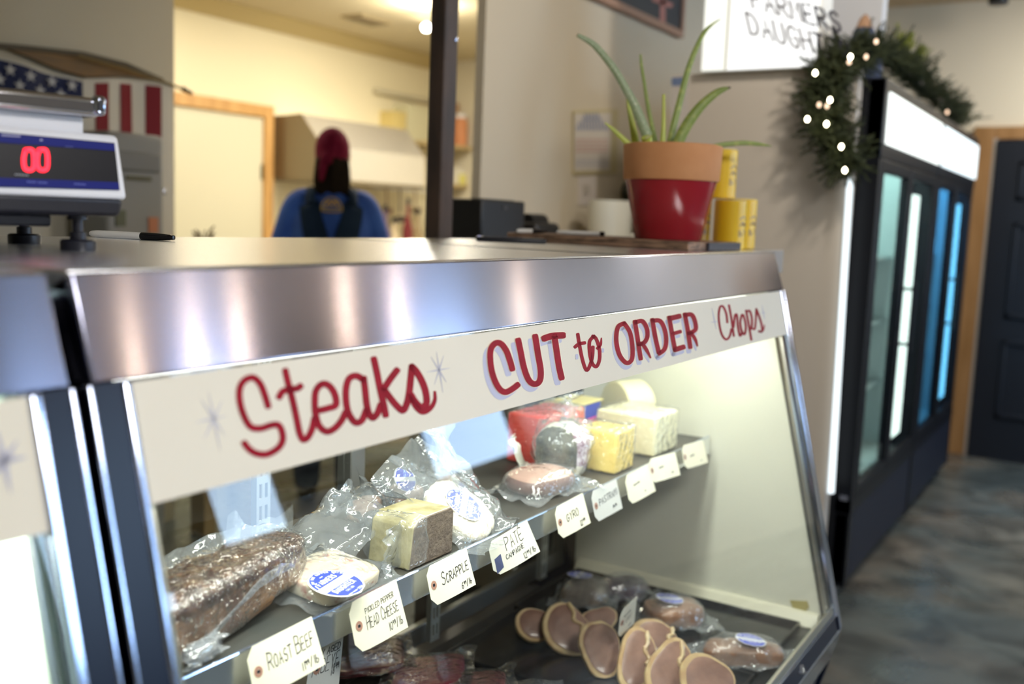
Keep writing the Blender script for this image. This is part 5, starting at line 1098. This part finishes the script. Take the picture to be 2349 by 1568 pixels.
ls = link('led_strip', prism(B(), [at(x, y, 0, 3.795) for x, y in ((1945, 405), (1958, 405), (1914, 1130), (1900, 1130))], (-.012, 0, 0)), emis('led_strip_glow', (.86, .96, 1), 1.25), smooth=False); tag(ls, 'glowing white vertical light strip on the wing wall edge beside the first cooler', 'light strip')
# ---- glass door coolers
CB = pm('cooler_black', (.004, .005, .008), .4, spec=.25); CIN = pm('cooler_interior', (.45, .52, .52), .5)
def cooler(x0, x1, label, tint, glow, gs, hcol):
    c = thing('glass_door_cooler', label, 'cooler', ((x0+x1)/2, 1.2, 0), 0, 'black glass door coolers in a row'); y0, y1, zt = .82, 1.55, 1.99
    L = lambda n, bm, m, **k: link(n, bm, m, c, **k)
    bm = bx((x0, y0+.002, .05), (x0+.044, y1, zt)); L('side_panel', bm, CB); L('side_panel', bx((x1-.019, y0+.002, .05), (x1, y1, zt)), CB)
    L('back_panel', bx((x0+.04, y1-.04, .05), (x1-.04, y1, zt)), CIN); L('roof', bx((x0+.04, y0+.06, zt-.04), (x1-.04, y1-.04, zt)), CB)
    L('floor_pan', bx((x0+.04, y0+.06, .34), (x1-.04, y1-.04, .38)), CIN)
    L('liner_panel', bx((x0+.04, y0+.10, .38), (x0+.05, y1-.04, zt-.04)), CIN); L('liner_panel', bx((x1-.05, y0+.10, .38), (x1-.04, y1-.04, zt-.04)), CIN)
    L('canopy', bx((x0, y0-.002, 1.70), (x1, y0+.06, zt)), CB, bevel=.006); L('kick_panel', bx((x0, y0+.005, .06), (x1, y0+.06, .345)), pm('cooler_kick', (.008, .011, .022), .5, spec=.25), bevel=.006)
    for fx in (x0+.03, x1-.09):
        for fy in (y0+.04, y1-.1): L('foot', bx((fx, fy, 0), (fx+.06, fy+.06, .06)), GASKET)
    L('lit_header', bx((x0+.055, y0-.010, 1.755), (x1-.03, y0-.002, 1.945)), emis('header_'+glow, hcol, 1.5), bevel=.003, smooth=False)
    L('lower_rail', bx((x0, y0, .345), (x1, y0+.06, .40)), CB)
    xm = (x0+x1)/2+.005
    for k, (a_, b2) in enumerate(((x0+.045, xm-.004), (xm+.004, x1-.02))):
        bm = bx((a_, y0, .40), (a_+(.06 if k == 0 else .045), y0+.035, 1.70)); box(bm, (b2-.045, y0, .40), (b2, y0+.035, 1.70)); box(bm, (a_+.045, y0, .40), (b2-.045, y0+.035, .445)); box(bm, (a_+.045, y0, 1.655), (b2-.045, y0+.035, 1.70))
        d = L('door', bm, CB, bevel=.004); link('door_glass', bx((a_+.045, y0+.010, .445), (b2-.045, y0+.018, 1.655)), film('cooler_glass_'+glow, tint, gloss=.05, rough=.02), d, smooth=False)
        if k == 1:
            hx = a_+.025; bm = tube(B(), [(hx, y0-.045, .92), (hx, y0-.045, 1.22)], .010, 10); tube(bm, [(hx, y0-.045, .95), (hx, y0+.002, .95)], .007, 8); tube(bm, [(hx, y0-.045, 1.19), (hx, y0+.002, 1.19)], .007, 8); link('handle', bm, CB, d)
            L('reflection_glow', bx((a_+.055, y0+.022, .50), (a_+.36, y0+.034, 1.60)), emis('reflection_'+glow, hcol if glow != 'blue' else (.6, .95, 1), gs), bevel=.004)  # glowing panel stands in for daylight reflected in the door glass
    for zz in (.70, 1.0, 1.30): L('wire_shelf', bx((x0+.055, y0+.16, zz), (x1-.055, y1-.06, zz+.012)), pm('wire_shelf', (.35, .38, .38), .4, .5))
    return c
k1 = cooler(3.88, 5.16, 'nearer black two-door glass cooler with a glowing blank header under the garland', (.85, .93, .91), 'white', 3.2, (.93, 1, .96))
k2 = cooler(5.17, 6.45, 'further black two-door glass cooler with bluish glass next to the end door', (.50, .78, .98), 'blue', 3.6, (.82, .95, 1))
link('inner_bracket', bx((3.86, .83, .40), (3.878, .86, .42)), CHROME, k1)
BT = [('yellow', (.62, .42, .05)), ('clear', (.55, .62, .60)), ('brown', (.16, .08, .03))]
for k, (x, zz, c_, lab) in enumerate(((4.05, 1.312, 0, 'yellow bottle on the top shelf of the nearer cooler'), (4.16, 1.312, 1, 'clear bottle beside the yellow one on the top cooler shelf'), (4.05, 1.012, 1, 'clear bottle at the left of the middle cooler shelf'), (4.17, 1.012, 2, 'brown bottle on the middle cooler shelf'), (4.05, .712, 0, 'yellow bottle on the lowest wire shelf of the nearer cooler'), (4.17, .712, 1, 'clear bottle on the lowest wire shelf of the nearer cooler'))):
    t = thing('drink_bottle', lab, 'bottle', (x, 1.05, zz), 0, 'bottles inside the nearer cooler'); m_ = pm('drink_'+BT[c_][0], BT[c_][1], .25)
    link('bottle_body', lathe(B(), [(0, .001), (.036, .001), (.036, .13), (.014, .18), (.014, .21)], (x, 1.05, zz), 20), m_, t); link('bottle_cap', lathe(B(), [(.016, .205), (.016, .225), (0, .225)], (x, 1.05, zz), 16), WS, t)
# ---- garland with lights
gl = thing('pine_garland', 'dark pine garland with small warm lights draped over the nearer cooler', 'garland', (3.9, .8, 2.0), 0)
NEED = pm('pine_needles', (.030, .042, .018), .7, 0, (.065, .080, .030), 20); STEM = pm('pine_stem', (.05, .035, .02), .8)
spine = [at(px, py, 0, x) for px, py, x in ((1948, 380, 3.72), (1925, 330, 3.70), (1900, 275, 3.72), (1905, 215, 3.74), (1908, 178, 3.74), (1945, 140, 3.80), (1995, 122, 3.92))]+[V((4.2, .86, 2.09)), V((4.6, .86, 2.09)), V((5.1, .86, 2.08)), V((5.6, .86, 2.07)), V((6.1, .86, 2.05))]
sp_ = [V(p) for p in cr([tuple(p) for p in spine], 8)]
link('garland_stem', tube(B(), sp_, .008, 6), STEM, gl)
rg = random.Random(11); 
def sprig(bm, p, d, L_, nn_=46, nl=.020):
    d = V(d).normalized(); s = d.cross(V((.3, .2, .9))).normalized(); q = s.cross(d)
    for k in range(nn_):
        t_ = k/nn_; a_ = rg.random()*6.283; o = p+d*(L_*t_)+V((0, 0, -.25))*(L_*t_)**2; out = (s*cos(a_)+q*sin(a_))*.85+d*.6
        l_ = nl*(.7+.5*rg.random())*(1-.3*t_); e_ = o+out.normalized()*l_; sd = out.cross(d).normalized()*.0024
        v = [bm.verts.new(x) for x in (o-sd, o+sd, e_)]; bm.faces.new(v)
        sd2 = sd.cross(out).normalized()*.0016; v = [bm.verts.new(x) for x in (o-sd2, o+sd2, e_)]; bm.faces.new(v)
NSEG = 5; per = len(sp_)//NSEG+1
for g_ in range(NSEG):
    bm = B()
    for p in sp_[g_*per:(g_+1)*per]:
        for k in range(20 if p.x < 4.3 else 15):
            d = V((rg.uniform(-1, 1), rg.uniform(-1, 1), rg.uniform(-.7, 1)))
            if d.x > 0 and p.x < 3.85: d.x *= -.5
            if p.x > 4.1 and d.z < 0: d.z *= -.6
            sprig(bm, p+V((rg.uniform(-.03, .02), rg.uniform(-.04, .04), rg.uniform(-.03, .03))), d, rg.uniform(.05, .125), 42, .015)
    o = link('foliage', bm, NEED, gl, smooth=False)
bm = B()
for a_, b2 in (((1885, 150), (1872, 75)), ((1925, 110), (1912, 62)), ((1860, 165), (1832, 140)), ((2005, 110), (2018, 70)), ((1870, 295), (1832, 300)), ((1865, 215), (1832, 212))):
    p, q = at(*a_, 0, 3.76), at(*b2, 0, 3.76)
    for r_ in range(3): sprig(bm, p, q-p, (q-p).length, 110, .016)
link('foliage', bm, NEED, gl, smooth=False)
bm = B()
for k in range(16): sprig(bm, V((4.15+.035*k, .86, 2.13)), V((rg.uniform(-.6, .8), rg.uniform(-.8, .4), 1)), .10, 60, .024)
link('lit_lime_foliage', bm, pm('lit_lime_needles', (.26, .30, .03), .6), gl, smooth=False)  # brightly lit stretch of garland, its light painted as yellow-green needles
GB = emis('fairy_light', (1, .90, .62), 14)
for px, py, dx_ in ((1951, 130, 0), (1870, 167, 0), (1904, 229, 0), (1897, 243, .04), (1879, 240, .03), (1852, 273, 0), (1896, 284, 0), (1930, 336, 0), (1938, 390, 0), (2010, 95, .1), (1987, 130, .12), (2173, 257, 0), (1948, 142, .05)):
    c_ = at(px, py, 0, 3.60+dx_) if px < 2100 else at(px, py, 1, .80); dim = dx_ > 0 or px > 2100
    link('fairy_light', lathe(B(), [(0, -.010), (.0055, -.006), (.007, 0), (.004, .007), (0, .009)], c_, 10), emis('fairy_dim', (.9, .62, .42), 2.2) if dim else GB, gl)
tp_ = thing('cone_figure', 'navy cone figure with an orange tip standing in the garland on the cooler', 'figure', (3.98, .98, 1.995))
c_ = at(1975, 160, 0, 3.99); tz = at(1971, 32, 0, 3.99).z
link('cone', lathe(B(), [(0, 0), (.085, 0), (.07, (tz-1.995)*.35), (.034, (tz-1.995)*.78)], (3.99, c_.y, 1.995), 24), pm('navy_felt', (.045, .06, .11), .8), tp_)
link('tip', lathe(B(), [(.034, (tz-1.995)*.76), (.018, (tz-1.995)*.93), (0, (tz-1.995))], (3.99, c_.y, 1.995), 20), pm('orange_felt', (.38, .22, .13), .8), tp_)
# ---- ceiling spotlight near the end wall, bulbs over the shop floor
c_ = at(2290, 6, 0, 6.6); t = thing('ceiling_spotlight', 'black spotlight on the ceiling at the top right corner', 'spotlight', (c_.x, c_.y, 2.8))
link('lamp_head', lathe(B(), [(0, 0), (.05, 0), (.055, .01), (.055, .10), (.03, .12), (0, .12)], (c_.x, c_.y, c_.z-.01), 24), CB, t); link('mount', tube(B(), [(c_.x, c_.y, c_.z+.10), (c_.x, c_.y, 2.8995)], .012, 8), CB, t)
for k, bxy in enumerate(BULBS):
    t = thing('pendant_bulb', 'bare warm bulb hanging over the shop floor behind the camera', 'lamp', (*bxy, 2.66), 0, 'pendant bulbs over the shop floor')
    link('bulb', lathe(B(), [(0, -.045), (.03, -.035), (.042, -.005), (.035, .02), (.015, .045), (.015, .055)], (*bxy, 2.66), 20), film('bulb_glass', (1, .95, .85)), t); link('flex', tube(B(), [(*bxy, 2.71), (*bxy, 2.899)], .004, 6), BLK, t)
# ================================================================ THE PERSON BEHIND THE CASE
fw = V((.74, .67, 0)).normalized(); rt = V((fw.y, -fw.x, 0)); PO = V((3.665, 3.30, 0))
def pp_(a, f, z): return PO+rt*a+fw*f+V((0, 0, z))
def ell(bm, c, r, n=20, M=None):
    M2 = Matrix((rt, fw, V((0, 0, 1)))).transposed().to_4x4()
    if M is not None: M2 = M2 @ M
    g_ = bmesh.ops.create_uvsphere(bm, u_segments=n, v_segments=n//2, radius=1)
    bmesh.ops.transform(bm, matrix=Matrix.Translation(c) @ M2 @ Matrix.Diagonal((*r, 1)), verts=g_['verts'])
def limb(bm, pts, rad, n=14, flat=None):
    P = cr([tuple(p)+(r,) for p, r in zip(pts, rad)], 5); tube(bm, [q[:3] for q in P], [q[3] for q in P], n, flat)
    for p, r in ((pts[0], rad[0]), (pts[-1], rad[-1])): ell(bm, p, (r*.98,)*3 if not flat else (r*.98, r*flat[1], r*.6), 14)
def grown(nm, bm, mat, par, vox=.010, it=4):
    me_o = link(nm, bm, mat, par); r_ = me_o.modifiers.new('remesh', 'REMESH'); r_.mode = 'VOXEL'; r_.voxel_size = vox; r_.use_smooth_shade = True
    s_ = me_o.modifiers.new('smooth', 'SMOOTH'); s_.factor = .6; s_.iterations = it; return me_o
per = thing('person', 'person seen from behind in a blue sweatshirt, navy bib overalls and maroon bandana', 'person', tuple(PO))
SKIN = pm('skin_brown', (.22, .115, .07), .5, sss=.1)
bm = B()
limb(bm, [pp_(0, 0, .92), pp_(0, .0, 1.15), pp_(0, -.01, 1.38), pp_(0, -.01, 1.50)], [.13, .12, .15, .07], flat=(fw, .65))
limb(bm, [pp_(0, -.005, 1.46), pp_(0, .01, 1.62)], [.058, .052])
ell(bm, pp_(0, .02, 1.70), (.074, .092, .108), 28); ell(bm, pp_(0, .06, 1.635), (.052, .055, .05))
limb(bm, [pp_(0, .105, 1.71), pp_(0, .122, 1.675)], [.010, .016], 8)
for s in (-1, 1):
    ell(bm, pp_(s*.077, .02, 1.69), (.010, .020, .032)); ell(bm, pp_(s*.03, .095, 1.728), (.018, .012, .008))
    limb(bm, [pp_(s*.17, 0, 1.455), pp_(s*.235, .03, 1.20), pp_(s*.235, .08, 1.12)], [.055, .046, .042])
    limb(bm, [pp_(s*.235, .08, 1.12), pp_(s*.19, .24, 1.02), pp_(s*.165, .32, .975)], [.043, .036, .026])
    ell(bm, pp_(s*.155, .365, .958), (.038, .050, .016))
    for k, (dx_, L_) in enumerate(((-.030, .062), (-.010, .074), (.010, .070), (.029, .055))):
        b0 = pp_(s*.155+s*dx_, .400, .958); limb(bm, [b0, b0+fw*L_*.5+V((0, 0, .006)), b0+fw*L_*.9-V((0, 0, .008))], [.0095, .0088, .0075], 8)
    b0 = pp_(s*.120, .345, .956); limb(bm, [b0, b0-rt*s*.022+fw*.024, b0-rt*s*.026+fw*.050], [.0115, .0105, .009], 8)
    limb(bm, [pp_(s*.09, 0, .90), pp_(s*.10, .01, .50), pp_(s*.10, -.01, .09)], [.085, .055, .036])
body = grown('body', bm, SKIN, per, .0085, 2)
for s in (-1, 1): 
    bm = B(); ell(bm, pp_(s*.030, .103, 1.722), (.0115, .009, .0085), 14); link('eye', bm, pm('eye_white', (.8, .78, .74), .2), per)
bm = B(); limb(bm, [pp_(-.022, .108, 1.648), pp_(0, .114, 1.645), pp_(.022, .108, 1.648)], [.003, .006, .003], 8); link('mouth', bm, pm('lips', (.25, .08, .07), .4), per)
SWE = pm('blue_sweatshirt', (.018, .085, .42), .85, 0, (.012, .06, .33), 9, bump=.15, bscale=30)
bm = B()
limb(bm, [pp_(0, 0, 1.00), pp_(0, -.005, 1.15), pp_(0, -.01, 1.34), pp_(0, -.012, 1.44), pp_(0, -.01, 1.50)], [.165, .165, .195, .175, .085], 26, flat=(fw, .66))
for s in (-1, 1):
    limb(bm, [pp_(s*.085, -.008, 1.485), pp_(s*.155, -.002, 1.452), pp_(s*.205, .01, 1.34), pp_(s*.245, .04, 1.20), pp_(s*.245, .085, 1.125)], [.052, .068, .064, .060, .056])
    limb(bm, [pp_(s*.245, .085, 1.125), pp_(s*.20, .23, 1.035), pp_(s*.178, .295, 1.0)], [.056, .046, .038])
limb(bm, [pp_(0, -.01, 1.49), pp_(0, .0, 1.545)], [.085, .066], 20)
sw = grown('sweatshirt', bm, SWE, per, .011, 6)
TRO = pm('navy_overalls', (.009, .022, .052), .85, spec=.1)
bm = B(); limb(bm, [pp_(0, 0, .84), pp_(0, -.005, .95), pp_(0, -.006, 1.06)], [.165, .172, .168], 26, flat=(fw, .68))
for s in (-1, 1): limb(bm, [pp_(s*.085, 0, .90), pp_(s*.10, .01, .50), pp_(s*.10, -.01, .10)], [.102, .078, .066])
grown('trousers', bm, TRO, per, .012, 5)
def backp(a, z, lift=.006):
    """point on the sweatshirt's back at sideways a, height z"""
    tb = [(1.00, .165, 0), (1.15, .165, -.005), (1.34, .195, -.01), (1.44, .175, -.012), (1.50, .095, -.01)]
    for (z0, r0, f0), (z1, r1, f1) in zip(tb, tb[1:]):
        if z <= z1 or z1 == 1.50: k = min(1, max(0, (z-z0)/(z1-z0))); r_ = r0+(r1-r0)*k; f_0 = f0+(f1-f0)*k; break
    return pp_(a, f_0-.66*math.sqrt(max(.0, r_*r_-a*a))-lift, z)
for s in (-1, 1):
    bm = B(); pth = [(s*.100, 1.475, .044), (s*.098, 1.42, .050), (s*.082, 1.35, .056), (s*.062, 1.27, .062), (s*.050, 1.18, .075), (s*.05, 1.04, .090)]
    P = cr(pth, 5); R = [[bm.verts.new(backp(a+w_*(q-2)/2*1.0, z, .010 if z < 1.46 else .016)) for q in range(5)] for a, z, w_ in [(x[0], x[1], x[2]*1.0) for x in P]]
    for A_, C_ in zip(R, R[1:]):
        for q in range(4): bm.faces.new((A_[q], A_[q+1], C_[q+1], C_[q]))
    g_ = bmesh.ops.extrude_face_region(bm, geom=bm.faces[:]); bmesh.ops.translate(bm, verts=[q for q in g_['geom'] if isinstance(q, bmesh.types.BMVert)], vec=fw*.012)
    link('overall_strap', bm, TRO, per)
    link('shoulder_strap', tube(B(), cr([tuple(pp_(s*.100, -.125, 1.46)), tuple(pp_(s*.098, -.075, 1.512)), tuple(pp_(s*.096, .0, 1.530)), tuple(pp_(s*.094, .07, 1.49)), tuple(pp_(s*.09, .125, 1.40))], 4), .023, 10, flat=(V((0, 0, 1)), .45)), TRO, per)
bm = B(); R = [[bm.verts.new(backp(a, z, .011)) for a in (-.11, -.06, 0, .06, .11)] for z in (1.20, 1.12, 1.04)]
for A_, C_ in zip(R, R[1:]):
    for q in range(4): bm.faces.new((A_[q], A_[q+1], C_[q+1], C_[q]))
g_ = bmesh.ops.extrude_face_region(bm, geom=bm.faces[:]); bmesh.ops.translate(bm, verts=[q for q in g_['geom'] if isinstance(q, bmesh.types.BMVert)], vec=fw*.012)
link('overall_back', bm, TRO, per)
EMB = pm('tan_print', (.34, .26, .10), .8); bm = B(); EZ = 1.475
S = [ribbon2d([(-.046, -.030), (-.044, .0), (-.025, .030), (0, .038), (.025, .030), (.044, .0), (.046, -.030)], .007, n=4), ribbon2d([(-.026, .0), (-.012, .020), (0, .004), (.013, .022), (.027, .0)], .008, n=4),
     ribbon2d([(-.042, -.014), (.042, -.014)], .007), ribbon2d([(-.040, -.030), (-.02, -.034), (.02, -.034), (.040, -.030)], .009, n=4)]
def emb(u, v): p = backp(u, 1.455+v*.9, .020); return p
for k, L in enumerate(S):
    bm = B(); paint(bm, [L], emb, -fw*.0015); link('back_print', bm, pm('mustard_print', (.55, .36, .04), .8) if k == 1 else EMB, sw, smooth=False)
bm = B(); ell(bm, pp_(0, .014, 1.718), (.084, .104, .108), 30); limb(bm, [pp_(-.035, -.075, 1.68), pp_(-.045, -.088, 1.62), pp_(-.05, -.085, 1.57)], [.022, .020, .012], 10); limb(bm, [pp_(-.015, -.082, 1.69), pp_(-.012, -.100, 1.66)], [.020, .016], 10)
grown('bandana', bm, pm('maroon_bandana', (.10, .004, .024), .9, 0, (.14, .010, .04), 40, spec=.1), per, .008, 3)
bm = B(); ell(bm, pp_(0, -.012, 1.645), (.064, .078, .085), 24)
for k in range(9):
    a_ = (k-4)*.0155; limb(bm, [pp_(a_, -.062+abs(a_)*.4, 1.66), pp_(a_*1.15, -.075+abs(a_)*.4, 1.58), pp_(a_*1.25, -.085+abs(a_)*.3, 1.515-.01*(k % 3))], [.020, .018, .008], 8)
grown('hair', bm, pm('dark_hair', (.010, .007, .005), .8, spec=.1), per, .008, 2)
for s in (-1, 1):
    bm = B(); limb(bm, [pp_(s*.10, -.05, .045), pp_(s*.10, .06, .045), pp_(s*.105, .17, .036)], [.050, .048, .040], 14, flat=(V((0, 0, 1)), .85)); o = grown('shoe', bm, pm('black_shoe', (.015, .015, .015), .5), per, .010, 2)
# prep table the hands rest on
tbm = Matrix.Translation(PO+fw*.62) @ Matrix((rt, fw, V((0, 0, 1)))).transposed().to_4x4()
pt_ = thing('prep_table', 'steel prep table in front of the person, hidden by them and the case', 'table', tuple(PO+fw*.62))
link('table_top', bx((-.55, -.30, .90), (.55, .34, .938), tbm), pm('prep_steel', (.5, .5, .5), .3, 1), pt_, bevel=.004)
for a_ in (-.5, .5):
    for c2 in (-.25, .29): link('leg', bx((a_-.02, c2-.02, 0), (a_+.02, c2+.02, .90), tbm), pm('prep_steel', (.5, .5, .5), .3, 1), pt_)
